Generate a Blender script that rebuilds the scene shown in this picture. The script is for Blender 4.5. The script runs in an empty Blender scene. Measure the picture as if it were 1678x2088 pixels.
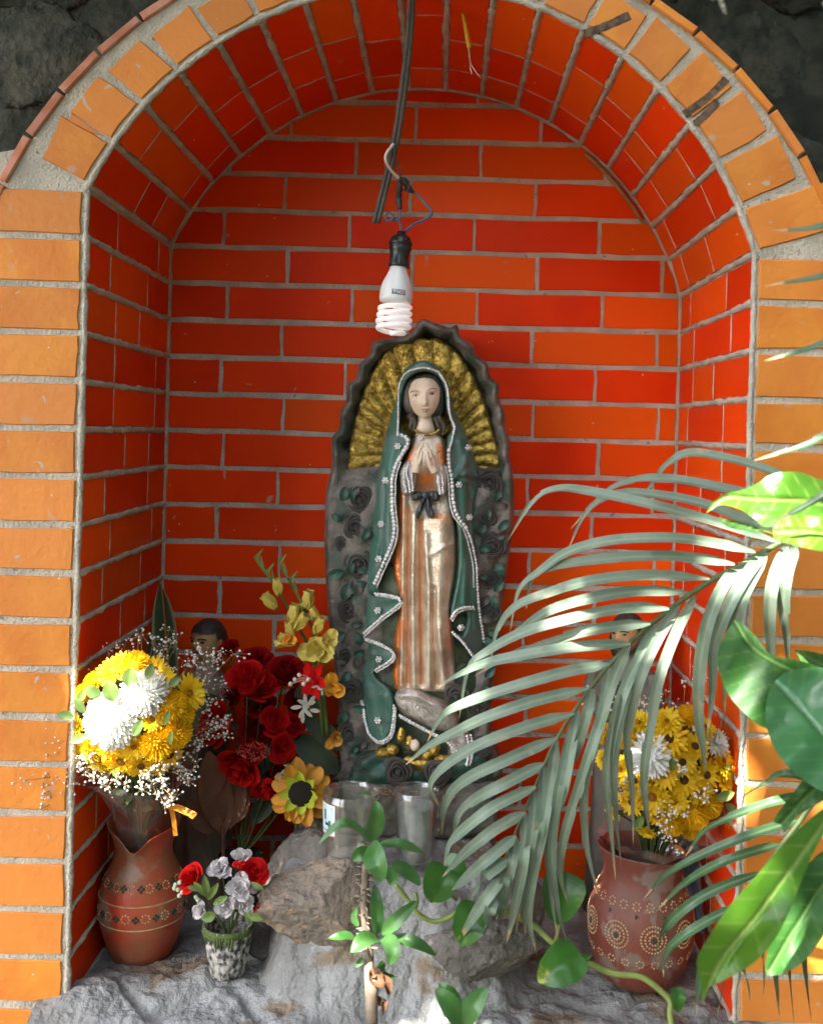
import bpy, bmesh, math, random
import numpy as np
from mathutils import Vector, Matrix, noise as mnoise
from mathutils.geometry import delaunay_2d_cdt
random.seed(7); RNG = np.random.default_rng(7)
sc = bpy.context.scene
col = sc.collection
R = math.radians
# ------------------------------------------------------------------ camera
CAM_Y, CAM_Z, FPX, PPX, PPY, ROLL = -1.4, 1.5, 2128.0, 900.0, 878.0, R(1.5)
cd = bpy.data.cameras.new('camera'); cam = bpy.data.objects.new('camera', cd); col.objects.link(cam)
sc.camera = cam
c_, s_ = math.cos(ROLL), math.sin(ROLL)
cam.matrix_world = Matrix(((c_, -s_, 0, 0), (0, 0, -1, CAM_Y), (s_, c_, 0, CAM_Z), (0, 0, 0, 1)))
cd.sensor_fit = 'HORIZONTAL'; cd.sensor_width = 36; cd.lens = 36*FPX/1678
cd.shift_x = (839-PPX)/1678; cd.shift_y = (PPY-1044)/1678
cd.clip_start = .02; cd.clip_end = 400
cd.dof.use_dof = True; cd.dof.focus_distance = 1.52; cd.dof.aperture_fstop = 7.1
# ------------------------------------------------------------------ light
SUN = Vector((-.46, -.60, .78)).normalized()          # towards the sun
w = bpy.data.worlds.new('World'); sc.world = w; w.use_nodes = True
nt = w.node_tree; bg = nt.nodes['Background']; sky = nt.nodes.new('ShaderNodeTexSky')
sky.sky_type = 'NISHITA'; sky.sun_disc = False
sky.sun_elevation = math.asin(SUN.z); sky.sun_rotation = math.atan2(SUN.x, SUN.y)
sky.air_density = 1.0; sky.dust_density = 2.5; sky.ozone_density = .8
nt.links.new(sky.outputs[0], bg.inputs[0]); bg.inputs[1].default_value = .15
sl = bpy.data.lights.new('sun', 'SUN'); sl.energy = 5; sl.angle = R(.53); sl.color = (1, .95, .86)
so = bpy.data.objects.new('sun', sl); col.objects.link(so)
so.rotation_euler = SUN.to_track_quat('Z', 'Y').to_euler()
sc.view_settings.view_transform = 'Standard'; sc.view_settings.look = 'None'
sc.view_settings.exposure = 2.85; sc.view_settings.gamma = 1
sc.render.engine = 'CYCLES'
sc.cycles.max_bounces = 10; sc.cycles.diffuse_bounces = 6; sc.cycles.transparent_max_bounces = 12
# ------------------------------------------------------------------ pixel -> place
def P(px, py, Y):
    x, y = px-PPX, py-PPY
    d = (Y-CAM_Y)/FPX
    return Vector(((x*c_+y*s_)*d, Y, CAM_Z-(-x*s_+y*c_)*d))
def PA(a, Y):
    a = np.asarray(a, float); Y = np.broadcast_to(np.asarray(Y, float), a.shape[:1])
    x, y = a[:, 0]-PPX, a[:, 1]-PPY; d = (Y-CAM_Y)/FPX
    return np.c_[(x*c_+y*s_)*d, Y, CAM_Z-(-x*s_+y*c_)*d]
def S(Y): return (Y-CAM_Y)/FPX                        # metres per photo pixel at depth Y
# ------------------------------------------------------------------ objects
WM = {}
def _par(o, parent, mw):
    WM[o.name] = mw
    if parent is not None:
        o.parent = parent; o.matrix_parent_inverse = WM[parent.name].inverted()
    o.matrix_basis = mw
def tag(o, label=None, cat=None, group=None, kind=None):
    if label: o['label'] = label
    if cat: o['category'] = cat
    if group: o['group'] = group
    if kind: o['kind'] = kind
    return o
def empty(name, loc, label=None, cat=None, group=None, kind=None):
    o = bpy.data.objects.new(name, None); col.objects.link(o); o.empty_display_size = .05
    _par(o, None, Matrix.Translation(Vector(loc))); return tag(o, label, cat, group, kind)
def link(name, me, parent=None, mw=None):
    o = bpy.data.objects.new(name, me); col.objects.link(o); _par(o, parent, mw or Matrix.Identity(4)); return o
def mesh(name, V, F, mat, smooth=True, attr=None, fmat=None):
    me = bpy.data.meshes.new(name)
    me.from_pydata([tuple(map(float, v)) for v in V], [], [tuple(map(int, f)) for f in F])
    for m in (mat if isinstance(mat, (list, tuple)) else [mat]): me.materials.append(m)
    if smooth: me.polygons.foreach_set('use_smooth', [True]*len(me.polygons))
    if fmat is not None: me.polygons.foreach_set('material_index', list(map(int, fmat)))
    if attr is not None:
        for k, vals in attr.items():
            at = me.attributes.new(k, 'FLOAT', 'POINT'); at.data.foreach_set('value', list(map(float, vals)))
    me.update(); return me
class MB:
    def __init__(s): s.v = []; s.f = []; s.n = 0; s.a = []; s.m = []
    def add(s, V, F, a=None, m=0):
        V = np.asarray(V, float); s.v.append(V)
        s.f.extend([tuple(i+s.n for i in f) for f in F]); s.n += len(V); s.m += [m]*len(F)
        s.a.append(np.zeros(len(V)) if a is None else np.broadcast_to(np.asarray(a, float), (len(V),)))
        return s
    def me(s, name, mat, smooth=True):
        return mesh(name, np.vstack(s.v), s.f, mat, smooth, {'pt': np.concatenate(s.a)}, s.m)
    def build(s, name, mat, parent=None, smooth=True, mw=None):
        return link(name, s.me(name, mat, smooth), parent, mw)
# ------------------------------------------------------------------ shapes
def grid_faces(nu, nv, wrapv=False):
    F = []
    for i in range(nu-1):
        for j in range(nv if wrapv else nv-1):
            k = (j+1) % nv
            F.append((i*nv+j, i*nv+k, (i+1)*nv+k, (i+1)*nv+j))
    return F
def catmull(pts, n=6):
    p = np.asarray(pts, float)
    if len(p) < 3:
        return np.array([p[0]+(p[-1]-p[0])*t for t in np.linspace(0, 1, n+1)])
    e = np.vstack([2*p[0]-p[1], p, 2*p[-1]-p[-2]]); out = []
    for i in range(1, len(e)-2):
        a, b, c, d = e[i-1:i+3]
        for t in np.arange(n)/n:
            out.append(.5*((2*b)+(c-a)*t+(2*a-5*b+4*c-d)*t*t+(3*b-a-3*c+d)*t**3))
    out.append(p[-1]); return np.array(out)
def resample(p, step, closed=False):
    p = np.asarray(p, float)
    if closed: p = np.vstack([p, p[:1]])
    L = np.r_[0, np.cumsum(np.linalg.norm(np.diff(p, axis=0), axis=1))]
    n = max(2, int(round(L[-1]/step))+1); t = np.linspace(0, L[-1], n)
    q = np.c_[tuple(np.interp(t, L, p[:, k]) for k in range(p.shape[1]))]
    return q[:-1] if closed else q
def tube(pts, rad, n=8, cap=True, squash=None):
    p = np.asarray(pts, float); m = len(p); rad = np.broadcast_to(np.asarray(rad, float), (m,))
    T = np.gradient(p, axis=0); T /= np.linalg.norm(T, axis=1)[:, None]+1e-12
    u = np.cross(T[0], (0, 0, 1.)) if abs(T[0][2]) < .9 else np.cross(T[0], (0, 1., 0)); u /= np.linalg.norm(u)
    V = []
    for i in range(m):
        u = u-T[i]*np.dot(u, T[i]); u /= np.linalg.norm(u)+1e-12; v = np.cross(T[i], u)
        for k in range(n):
            a = 2*math.pi*k/n
            V.append(p[i]+rad[i]*(u*math.cos(a)+v*math.sin(a)*(squash or 1)))
    F = grid_faces(m, n, True)
    if cap: F += [tuple(range(n))[::-1], tuple(range((m-1)*n, m*n))]
    return np.array(V), F
def lathe(prof, n=32, origin=(0, 0, 0), capb=False, capt=False, fn=None):
    V = []; o = np.asarray(origin, float)
    for r, z in prof:
        for k in range(n):
            a = 2*math.pi*k/n; rr = r
            zz = z
            if fn: rr, zz = fn(r, z, a)
            V.append(o+(rr*math.cos(a), rr*math.sin(a), zz))
    F = grid_faces(len(prof), n, True)
    if capb: F.append(tuple(range(n))[::-1])
    if capt: F.append(tuple(range((len(prof)-1)*n, len(prof)*n)))
    return np.array(V), F
def ball(c, r, nu=7, nv=10, sq=(1, 1, 1)):
    V = []
    for i in range(nu):
        t = math.pi*(i+.02)/(nu-1+.04)
        for j in range(nv):
            a = 2*math.pi*j/nv
            V.append((c[0]+r*sq[0]*math.sin(t)*math.cos(a), c[1]+r*sq[1]*math.sin(t)*math.sin(a), c[2]+r*sq[2]*math.cos(t)))
    return np.array(V), [f[::-1] for f in grid_faces(nu, nv, True)]
def nz(p, s=1., o=0.): return mnoise.noise(Vector((p[0]*s+o, p[1]*s+o*.7, p[2]*s-o)))
def fbm(p, s, o=0.): return nz(p, s, o)+.5*nz(p, s*2.1, o+3)+.25*nz(p, s*4.3, o+9)
def rock(c, r, seed, amp=.22, nu=26, nv=36, flat=None, rough=1.):
    V, F = ball((0, 0, 0), 1, nu, nv)
    out = []; rr = random.Random(seed*7.3)
    pl = [(Vector((rr.uniform(-1, 1), rr.uniform(-1, 1), rr.uniform(-1, 1))).normalized(), rr.uniform(.58, .84)) for _ in range(13)]
    for v in V:
        d = 1.05+amp*fbm(v, 1.1, seed)
        q = np.array(v)*d
        for n, h in pl:                                 # broken faces
            e = q@np.array(n)-h
            if e > 0: q = q-np.array(n)*e*.88
        q = q*(1+amp*.2*rough*fbm(v, 5, seed+5)+amp*.1*rough*fbm(v, 13, seed))
        out.append((c[0]+q[0]*r[0], c[1]+q[1]*r[1], c[2]+q[2]*r[2]))
    return np.array(out), F
def inpoly(p, poly):
    x, y = p[:, 0], p[:, 1]; c = np.zeros(len(p), bool); q = np.roll(poly, 1, 0)
    for (x1, y1), (x2, y2) in zip(poly, q):
        with np.errstate(divide='ignore', invalid='ignore'):
            k = ((y1 > y) != (y2 > y)) & (x < (x2-x1)*(y-y1)/(y2-y1+1e-12)+x1)
        c ^= k
    return c
def dseg(p, pts, closed=False):
    p = np.asarray(p, float); pts = np.asarray(pts, float)
    q = np.vstack([pts, pts[:1]]) if closed else pts
    best = np.full(len(p), 1e9)
    for a, b in zip(q[:-1], q[1:]):
        ab = b-a; t = np.clip(((p-a)@ab)/(ab@ab+1e-12), 0, 1)
        best = np.minimum(best, np.linalg.norm(p-(a+t[:, None]*ab), axis=1))
    return best
def relief(outline, depth, Y0, res=5., back=None, smoothn=0, attr=None):
    """closed solid: outline in photo px at plane Y0; depth(p, dist) = metres towards the viewer; skirt back to Y=back"""
    b = resample(catmull(list(outline)+[outline[0]], smoothn)[:-1] if smoothn else outline, res, True)
    lo, hi = b.min(0), b.max(0)
    gx, gy = np.meshgrid(np.arange(lo[0], hi[0], res), np.arange(lo[1], hi[1], res*.9))
    gx[1::2] += res*.5
    g = np.c_[gx.ravel(), gy.ravel()]; g = g[inpoly(g, b)]
    if len(g): g = g[dseg(g, b, True) > res*.45]
    allp = np.vstack([b, g]); n = len(b)
    vs, es, fs, *_ = delaunay_2d_cdt([Vector(q) for q in allp], [], [list(range(n))], 1, 1e-4)
    q = np.array([tuple(v) for v in vs]); F = []
    for f in fs:
        a = q[f[0]]; bb = q[f[1]]; c = q[f[2]]
        cr = (bb[0]-a[0])*(c[1]-a[1])-(bb[1]-a[1])*(c[0]-a[0])
        F.append(tuple(f) if cr < 0 else tuple(f)[::-1])
    dist = dseg(q, b, True)
    d = depth(q, dist)
    V = PA(q, Y0-d)
    A = None if attr is None else attr(q, dist)
    if back is not None:
        m = len(V); bi = []
        from collections import Counter
        ec = Counter(); dr = {}
        for f in F:
            for i in range(3):
                e = (f[i], f[(i+1) % 3]); k = tuple(sorted(e)); ec[k] += 1; dr[k] = e
        bed = [dr[k] for k, c in ec.items() if c == 1]
        idx = {}
        ext = []
        for e in bed:
            for i in e:
                if i not in idx:
                    idx[i] = m+len(ext); p = V[i].copy(); p[1] = back; ext.append(p)
        V = np.vstack([V, ext])
        for a, c in bed: F.append((a, idx[a], idx[c], c))
        if A is not None: A = np.r_[A, np.zeros(len(ext))]
    return (V, F) if attr is None else (V, F, A)
def leaf(path, width, up, nw=3, fold=.25, prof=None, droop=0., wave=0., n=None, ph=0.):
    """leaf blade along a 3D path, real curvature and folded midrib; width = full width in metres"""
    p = np.asarray(path, float); m = len(p)
    T = np.gradient(p, axis=0); T /= np.linalg.norm(T, axis=1)[:, None]+1e-12
    up = np.asarray(up, float); V = []; A = []
    for i in range(m):
        t = i/(m-1)
        wd = width*.5*(prof(t) if prof else (math.sin(math.pi*min(1, t*.97+.02))**.7))
        sd = np.cross(T[i], up); sd /= np.linalg.norm(sd)+1e-9
        nn = np.cross(sd, T[i])
        for k in range(-nw, nw+1):
            x = k/nw
            V.append(p[i]+sd*wd*x*math.sqrt(max(.1, 1-(fold*abs(x))**2))+nn*(fold*wd*abs(x)-wd*droop*x*x+wave*width*math.sin(t*11+x*1.5+ph)*abs(x)))
            A.append(x)
    return np.array(V), grid_faces(m, 2*nw+1), np.array(A)
def orient(normal, spin=0., loc=(0, 0, 0), s=1.):
    q = Vector(normal).normalized().to_track_quat('Z', 'Y').to_matrix().to_4x4()
    return Matrix.Translation(Vector(loc)) @ q @ Matrix.Rotation(spin, 4, 'Z') @ Matrix.Diagonal((s, s, s, 1))
def xf(V, M):
    V = np.asarray(V, float); m = np.array(M); return V@m[:3, :3].T+m[:3, 3]
# ------------------------------------------------------------------ materials
def lin(c):
    return tuple(((x/12.92) if x <= .04045 else ((x+.055)/1.055)**2.4) for x in c)
def mat(name, c1, c2=None, scale=20., rough=.6, metal=0., bump=0., bscale=80., rand=0., c3=None, s3=60., t3=.6,
        spec=.5, trans=0., ior=1.45, coat=0., transl=0., detail=4., sheen=0., attr=None, ca=None, alpha=1., glit=0., gs=650, stretch=None, emit=None, rv=0., rc=None, smear=None):
    m = bpy.data.materials.new(name); m.use_nodes = True; t = m.node_tree; N = t.nodes; L = t.links
    b = N['Principled BSDF']
    tc = N.new('ShaderNodeTexCoord'); mp = N.new('ShaderNodeMapping'); L.new(tc.outputs['Object'], mp.inputs[0])
    if stretch: mp.inputs['Scale'].default_value = stretch
    oi = N.new('ShaderNodeObjectInfo')
    cmb = N.new('ShaderNodeVectorMath'); cmb.operation = 'ADD'; L.new(mp.outputs[0], cmb.inputs[0])
    sc3 = N.new('ShaderNodeVectorMath'); sc3.operation = 'SCALE'; sc3.inputs[0].default_value = (13, 7, 19); L.new(oi.outputs['Random'], sc3.inputs['Scale'])
    L.new(sc3.outputs[0], cmb.inputs[1]); vec = cmb.outputs[0]
    def noise(s, d=detail, dist=0.):
        n = N.new('ShaderNodeTexNoise'); n.inputs['Scale'].default_value = s; n.inputs['Detail'].default_value = d
        n.inputs['Distortion'].default_value = dist; L.new(vec, n.inputs['Vector']); return n.outputs['Fac']
    def ramp(x, a, c):
        r = N.new('ShaderNodeMapRange'); r.interpolation_type = 'SMOOTHSTEP'
        r.inputs[1].default_value = a; r.inputs[2].default_value = c; L.new(x, r.inputs[0]); return r.outputs[0]
    def mix(f, a, c):
        x = N.new('ShaderNodeMix'); x.data_type = 'RGBA'
        if isinstance(f, (int, float)): x.inputs[0].default_value = f
        else: L.new(f, x.inputs[0])
        for i, q in ((6, a), (7, c)):
            if isinstance(q, tuple): x.inputs[i].default_value = (*q[:3], 1)
            else: L.new(q, x.inputs[i])
        return x.outputs[2]
    colr = c1
    if c2: colr = mix(ramp(noise(scale), .35, .65), c1, c2)
    if rc:                                              # some pieces fired to another tone
        wn = N.new('ShaderNodeTexWhiteNoise'); wn.noise_dimensions = '1D'; L.new(oi.outputs['Random'], wn.inputs['W'])
        colr = mix(ramp(wn.outputs['Value'], .35, 1.05), colr, rc)
    if smear:                                           # thin streaks and specks of dried mortar
        colr = mix(ramp(noise(smear[3], 8, 1.2), smear[4], smear[4]+.05), colr, smear[:3])
        vs = N.new('ShaderNodeTexVoronoi'); vs.inputs['Scale'].default_value = 26; L.new(vec, vs.inputs['Vector'])
        colr = mix(ramp(vs.outputs['Distance'], .040, .028), colr, (.62, .50, .36))
    if c3: colr = mix(ramp(noise(s3, 5, .4), t3, t3+.08), colr, c3)
    if ca:
        at = N.new('ShaderNodeAttribute'); at.attribute_name = attr or 'pt'; colr = mix(at.outputs['Fac'], colr, ca)
    if rand:
        h = N.new('ShaderNodeHueSaturation'); mr = N.new('ShaderNodeMapRange'); mr.inputs[3].default_value = 1-rand; mr.inputs[4].default_value = 1+rand
        L.new(oi.outputs['Random'], mr.inputs[0]); L.new(mr.outputs[0], h.inputs['Value'])
        if isinstance(colr, tuple): h.inputs['Color'].default_value = (*colr, 1)
        else: L.new(colr, h.inputs['Color'])
        colr = h.outputs[0]
    if isinstance(colr, tuple): b.inputs['Base Color'].default_value = (*colr, 1)
    else: L.new(colr, b.inputs['Base Color'])
    b.inputs['Metallic'].default_value = metal; b.inputs['IOR'].default_value = ior
    b.inputs['Specular IOR Level'].default_value = spec
    b.inputs['Transmission Weight'].default_value = trans; b.inputs['Coat Weight'].default_value = coat; b.inputs['Coat Roughness'].default_value = .15
    b.inputs['Sheen Weight'].default_value = sheen; b.inputs['Alpha'].default_value = alpha
    if rv:
        r = N.new('ShaderNodeMapRange'); r.inputs[3].default_value = max(.03, rough-rv); r.inputs[4].default_value = min(1, rough+rv)
        L.new(noise(scale*1.7+3, 6), r.inputs[0]); L.new(r.outputs[0], b.inputs['Roughness'])
    else: b.inputs['Roughness'].default_value = rough
    if emit: b.inputs['Emission Color'].default_value = (*emit[:3], 1); b.inputs['Emission Strength'].default_value = emit[3]
    nrm = None
    if bump:
        bp = N.new('ShaderNodeBump'); bp.inputs['Strength'].default_value = 1; bp.inputs['Distance'].default_value = bump
        L.new(noise(bscale, 7), bp.inputs['Height']); nrm = bp.outputs[0]
    if glit:                                            # glitter paint: many tiny flakes each with its own tilt
        vo = N.new('ShaderNodeTexVoronoi'); vo.inputs['Scale'].default_value = gs; L.new(vec, vo.inputs['Vector'])
        sb = N.new('ShaderNodeVectorMath'); sb.operation = 'SUBTRACT'; L.new(vo.outputs['Color'], sb.inputs[0]); sb.inputs[1].default_value = (.5, .5, .5)
        sl_ = N.new('ShaderNodeVectorMath'); sl_.operation = 'SCALE'; sl_.inputs['Scale'].default_value = glit; L.new(sb.outputs[0], sl_.inputs[0])
        ge = N.new('ShaderNodeNewGeometry'); ad = N.new('ShaderNodeVectorMath'); ad.operation = 'ADD'
        if nrm: L.new(nrm, ad.inputs[0])
        else: L.new(ge.outputs['Normal'], ad.inputs[0])
        L.new(sl_.outputs[0], ad.inputs[1]); no = N.new('ShaderNodeVectorMath'); no.operation = 'NORMALIZE'; L.new(ad.outputs[0], no.inputs[0]); nrm = no.outputs[0]
    if nrm: L.new(nrm, b.inputs['Normal'])
    if transl:
        tr = N.new('ShaderNodeBsdfTranslucent'); ms = N.new('ShaderNodeMixShader'); ms.inputs[0].default_value = transl
        if isinstance(colr, tuple): tr.inputs[0].default_value = (*colr, 1)
        else:
            g = N.new('ShaderNodeGamma'); g.inputs[1].default_value = .8; L.new(colr, g.inputs[0]); L.new(g.outputs[0], tr.inputs[0])
        L.new(b.outputs[0], ms.inputs[1]); L.new(tr.outputs[0], ms.inputs[2]); L.new(ms.outputs[0], N['Material Output'].inputs[0])
    return m

def glass_mat(name, tint=(.92, .93, .91), dust=.08, dcol=(.5, .5, .47), rough=.05, base=.05):
    m = bpy.data.materials.new(name); m.use_nodes = True; t = m.node_tree; N = t.nodes; L = t.links
    tr = N.new('ShaderNodeBsdfTransparent'); tr.inputs[0].default_value = (*tint, 1)
    gl = N.new('ShaderNodeBsdfGlossy'); gl.inputs['Roughness'].default_value = rough
    df = N.new('ShaderNodeBsdfDiffuse'); df.inputs[0].default_value = (*dcol, 1)
    lw = N.new('ShaderNodeLayerWeight'); lw.inputs[0].default_value = .35
    tc = N.new('ShaderNodeTexCoord'); no = N.new('ShaderNodeTexNoise'); no.inputs['Scale'].default_value = 45; no.inputs['Detail'].default_value = 6; L.new(tc.outputs['Object'], no.inputs['Vector'])
    mr = N.new('ShaderNodeMapRange'); mr.inputs[1].default_value = .35; mr.inputs[2].default_value = .75; mr.inputs[3].default_value = dust*.25; mr.inputs[4].default_value = dust*1.8; L.new(no.outputs['Fac'], mr.inputs[0])
    fr = N.new('ShaderNodeMapRange'); fr.inputs[3].default_value = base; fr.inputs[4].default_value = .85; L.new(lw.outputs['Facing'], fr.inputs[0])
    a = N.new('ShaderNodeMixShader'); L.new(fr.outputs[0], a.inputs[0]); L.new(tr.outputs[0], a.inputs[1]); L.new(gl.outputs[0], a.inputs[2])
    b = N.new('ShaderNodeMixShader'); L.new(mr.outputs[0], b.inputs[0]); L.new(a.outputs[0], b.inputs[1]); L.new(df.outputs[0], b.inputs[2])
    L.new(b.outputs[0], N['Material Output'].inputs[0]); return m
# ================================================================== THE SHRINE
CH = .0645                                             # course height
JL, JR, YB = -.4835, .4145, .425                       # jamb planes, back wall plane
AC, AR = Vector((-.042, 1.64)), .46                    # intrados circle
OC, OR_ = Vector((-.045, 1.561)), .603                 # extrados circle
ZM = 1.489                                             # a mortar line
ZB = ZM-13*CH                                          # foot of the brickwork
GY = 0.0
M_GROUND = mat('ground soil', (.055, .045, .033), (.035, .03, .022), 3, .95, bump=.02, bscale=12)
M_PLASTER = mat('dark mossy render', (.055, .056, .043), (.022, .026, .020), 16, .95, bump=.03, bscale=14, c3=(.045, .04, .03), s3=16, t3=.66)
M_DSTONE = mat('dark wall stone', (.060, .060, .046), (.024, .028, .022), 26, .95, bump=.012, bscale=60, rand=.35, c3=(.05, .04, .028), s3=30, t3=.70)
M_MORT = mat('grey mortar', (.54, .485, .395), (.41, .375, .305), 26, .95, bump=.004, bscale=260, c3=(.20, .19, .16), s3=70, t3=.66)
M_FRONT = mat('weathered orange brick', (.66, .235, .026), (.58, .175, .018), 14, .6, rand=.09, bump=.0014, bscale=90, c3=(.50, .27, .17), s3=26, t3=.66, rv=.12, rc=(.64, .215, .036), smear=(.46, .36, .27, 30, .67))  # lit copy of the one brick, also dusty and mortar-stained
M_GLAZE_SHADED = mat('glazed red-orange brick', (.78, .048, .002), (.70, .034, .002), 5, .36, rand=.16, bump=.0015, bscale=28, c3=(.62, .19, .04), s3=34, t3=.725, rv=.12, spec=.12, rc=(.80, .105, .005), smear=(.50, .30, .20, 18, .70), stretch=(1, .5, 1))  # same brick as the front; niche shade and red bounce put into the colour
M_COPE = mat('pink clay tile edge', (.55, .25, .17), (.46, .16, .08), 30, .8, rand=.12, bump=.001, bscale=200)
M_TAPE = mat('old tape remains', (.05, .025, .015), (.14, .09, .05), 120, .7, bump=.001, bscale=300)

V = [(-60, -60, 0), (60, -60, 0), (60, 60, 0), (-60, 60, 0)]
tag(link('ground', mesh('ground', V, [(0, 1, 2, 3)], M_GROUND)), kind='structure')

def prism(poly2, frame, h0, h1, bev, jit=.0008):
    """poly2 in local (u,v) ; frame = (origin, U, Vv, N) ; chamfered slab from h0 to h1 along N"""
    o, U, Vv, N = [np.asarray(q, float) for q in frame]
    p = np.asarray(poly2, float)
    a = .5*np.sum(p[:, 0]*np.roll(p[:, 1], -1)-np.roll(p[:, 0], -1)*p[:, 1])
    if a < 0: p = p[::-1]
    n = len(p)
    p = p+RNG.uniform(-jit, jit, p.shape)
    c = p.mean(0); inner = []
    for i in range(n):
        e1 = p[i]-p[i-1]; e2 = p[(i+1) % n]-p[i]
        n1 = np.array((-e1[1], e1[0]))/(np.linalg.norm(e1)+1e-9); n2 = np.array((-e2[1], e2[0]))/(np.linalg.norm(e2)+1e-9)
        bis = n1+n2; bis /= max(.35, bis@bis/2) ; inner.append(p[i]+bis*bev/2*1.0)
    inner = np.array(inner)
    W3 = lambda q, h: o+q[:, :1]*U+q[:, 1:]*Vv+h*N
    V = np.vstack([W3(p, h0), W3(p, h1-bev*.8), W3(inner, h1)])
    F = []
    for r in (0, 1):
        for i in range(n):
            j = (i+1) % n; F.append((r*n+i, r*n+j, (r+1)*n+j, (r+1)*n+i))
    F.append(tuple(range(2*n, 3*n))); F.append(tuple(range(n))[::-1])
    return V, F
def brick(poly, frame, h1, parent, m, bev=.0025, name='brick', h0=-.02, jit=.0008):
    if name in ('brick', 'arch_brick'):                 # hand-cut edges: a few extra points along the long sides
        q = []
        for a, b in zip(poly, list(poly[1:])+[poly[0]]):
            k = 3 if math.dist(a, b) > .05 else 1
            for i in range(k): q.append((a[0]+(b[0]-a[0])*i/k, a[1]+(b[1]-a[1])*i/k))
        poly = q
    V, F = prism(poly, frame, h0, h1, bev, jit)
    c = V.mean(0)
    return link(name, mesh(name, V-c, F, m, False), parent, Matrix.Translation(Vector(c)))
def clip(poly, inside, inter):
    out = []
    for i in range(len(poly)):
        a, b = poly[i-1], poly[i]
        ia, ib = inside(a), inside(b)
        if ia != ib: out.append(inter(a, b))
        if ib: out.append(b)
    return out
def clip_half(poly, n, d):                              # keep n.p <= d
    f = lambda p: n[0]*p[0]+n[1]*p[1]-d
    def it(a, b):
        t = f(a)/(f(a)-f(b)); return (a[0]+(b[0]-a[0])*t, a[1]+(b[1]-a[1])*t)
    return clip(poly, lambda p: f(p) <= 0, it)
aL = math.pi-math.asin((ZM+5*CH-AC.y)/AR); aR = math.asin((ZM+4*CH-AC.y)/AR)
NV = 18; DA = (aL-aR)/NV
def bulge(a): return .0152*max(0, (a-aL+.9)/.9)**2+.0092*max(0, (aR+.7-a)/.7)**2
def intr(a, off=0.): return (AC.x+(AR+bulge(a)+off)*math.cos(a), AC.y+(AR+bulge(a)+off)*math.sin(a))
shrine = empty('brick_shrine', (-.04, .2, 0), 'arched orange brick shrine niche with pale mortar joints', 'shrine')
# ---- mortar body: profile from left jamb foot over the vault to the right jamb foot
prof = [(JL, z) for z in np.linspace(.55, ZM+5*CH-.002, 12)]
k = [intr(a) for a in np.linspace(aL, aR, 55)]
prof += [(max(JL, x), z) if x < 0 else (min(JR, x), z) for x, z in k] + [(JR, z) for z in np.linspace(ZM+4*CH-.002, .55, 11)]
prof = np.array(prof)
XO0, XO1, ZS = -.735, .665, 1.832
def outer(p):
    d = Vector((p[0]-OC.x, p[1]-OC.y))
    if p[1] < ZM+4*CH:
        return (XO0 if p[0] < 0 else XO1, min(p[1], ZS))
    d.normalize(); q = OC+d*OR_
    return (q.x, q.y)
outp = np.array([outer(p) for p in prof])
outp[11] = (XO0, ZS); outp[-11] = (XO1, ZS)
def strip(A, YA, B, YB_, sub=1):
    V = []
    for t in np.linspace(0, 1, sub+1):
        q = A*(1-t)+B*t; V.append(np.c_[q[:, 0], np.full(len(q), YA*(1-t)+YB_*t), q[:, 1]])
    return np.vstack(V), grid_faces(sub+1, len(A))
mb = MB(); V, F = strip(prof, 0, prof, YB+.03, 4); mb.add(V, F)
# hand-worked ridges of mortar along the vault joints
mb.build('mortar_lining', M_MORT, shrine)
mb = MB(); V, F = strip(outp, 0, prof, 0, 3); mb.add(V, F); V, F = strip(outp, .5, outp, 0, 2); mb.add(V, F)
mb.build('mortar_face', M_MORT, shrine)
cen = np.array((-.04, 1.4)); pf = prof+(prof-cen)/np.linalg.norm(prof-cen, axis=1)[:, None]*.015; n = len(pf)
V = np.vstack([np.c_[pf[:, 0], np.full(n, YB), pf[:, 1]], np.c_[pf[:, 0], np.full(n, YB+.05), pf[:, 1]]])
back = link('back_wall', mesh('back_wall', V, [tuple(range(n)), tuple(range(n, 2*n))[::-1]]+[(i, n+i, n+i+1, i+1) for i in range(n-1)], M_MORT, False), shrine)
# ---- back wall bricks (running bond)
BL = .2185
fr = ((0, YB, 0), (1, 0, 0), (0, 0, 1), (0, -1, 0))
ref = P(450, 760, YB).x                                  # a head joint of an odd course
for kc in range(-13, 10):
    z0, z1 = ZM+kc*CH+.0045, ZM+(kc+1)*CH-.0045
    if z0 > AC.y+AR: break
    off = ref+{0: -.107, 1: 0, 2: .105, 3: .008}[kc % 4]
    for i in range(-6, 7):
        x0, x1 = off+i*BL+.003+random.uniform(-.001, .001), off+(i+1)*BL-.003
        poly = [(x0, z0), (x1, z0), (x1, z1), (x0, z1)]
        poly = clip_half(poly, (-1, 0), -(JL+.006)); poly = clip_half(poly, (1, 0), JR-.006) if poly else poly
        for a in np.linspace(.02, math.pi-.02, 44):
            if not poly: break
            n = (math.cos(a), math.sin(a)); poly = clip_half(poly, n, AC.x*n[0]+AC.y*n[1]+AR+bulge(min(aL, max(aR, a)))-.006)
        if len(poly) < 3: continue
        q = [poly[0]]
        for p in poly[1:]:
            if math.dist(p, q[-1]) > .003: q.append(p)
        if len(q) > 3 and math.dist(q[0], q[-1]) < .003: q.pop()
        if len(q) < 3 or max(p[0] for p in q)-min(p[0] for p in q) < .008 or max(p[1] for p in q)-min(p[1] for p in q) < .006: continue
        brick(q, fr, .0022, back, M_GLAZE_SHADED, jit=.0014)
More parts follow.
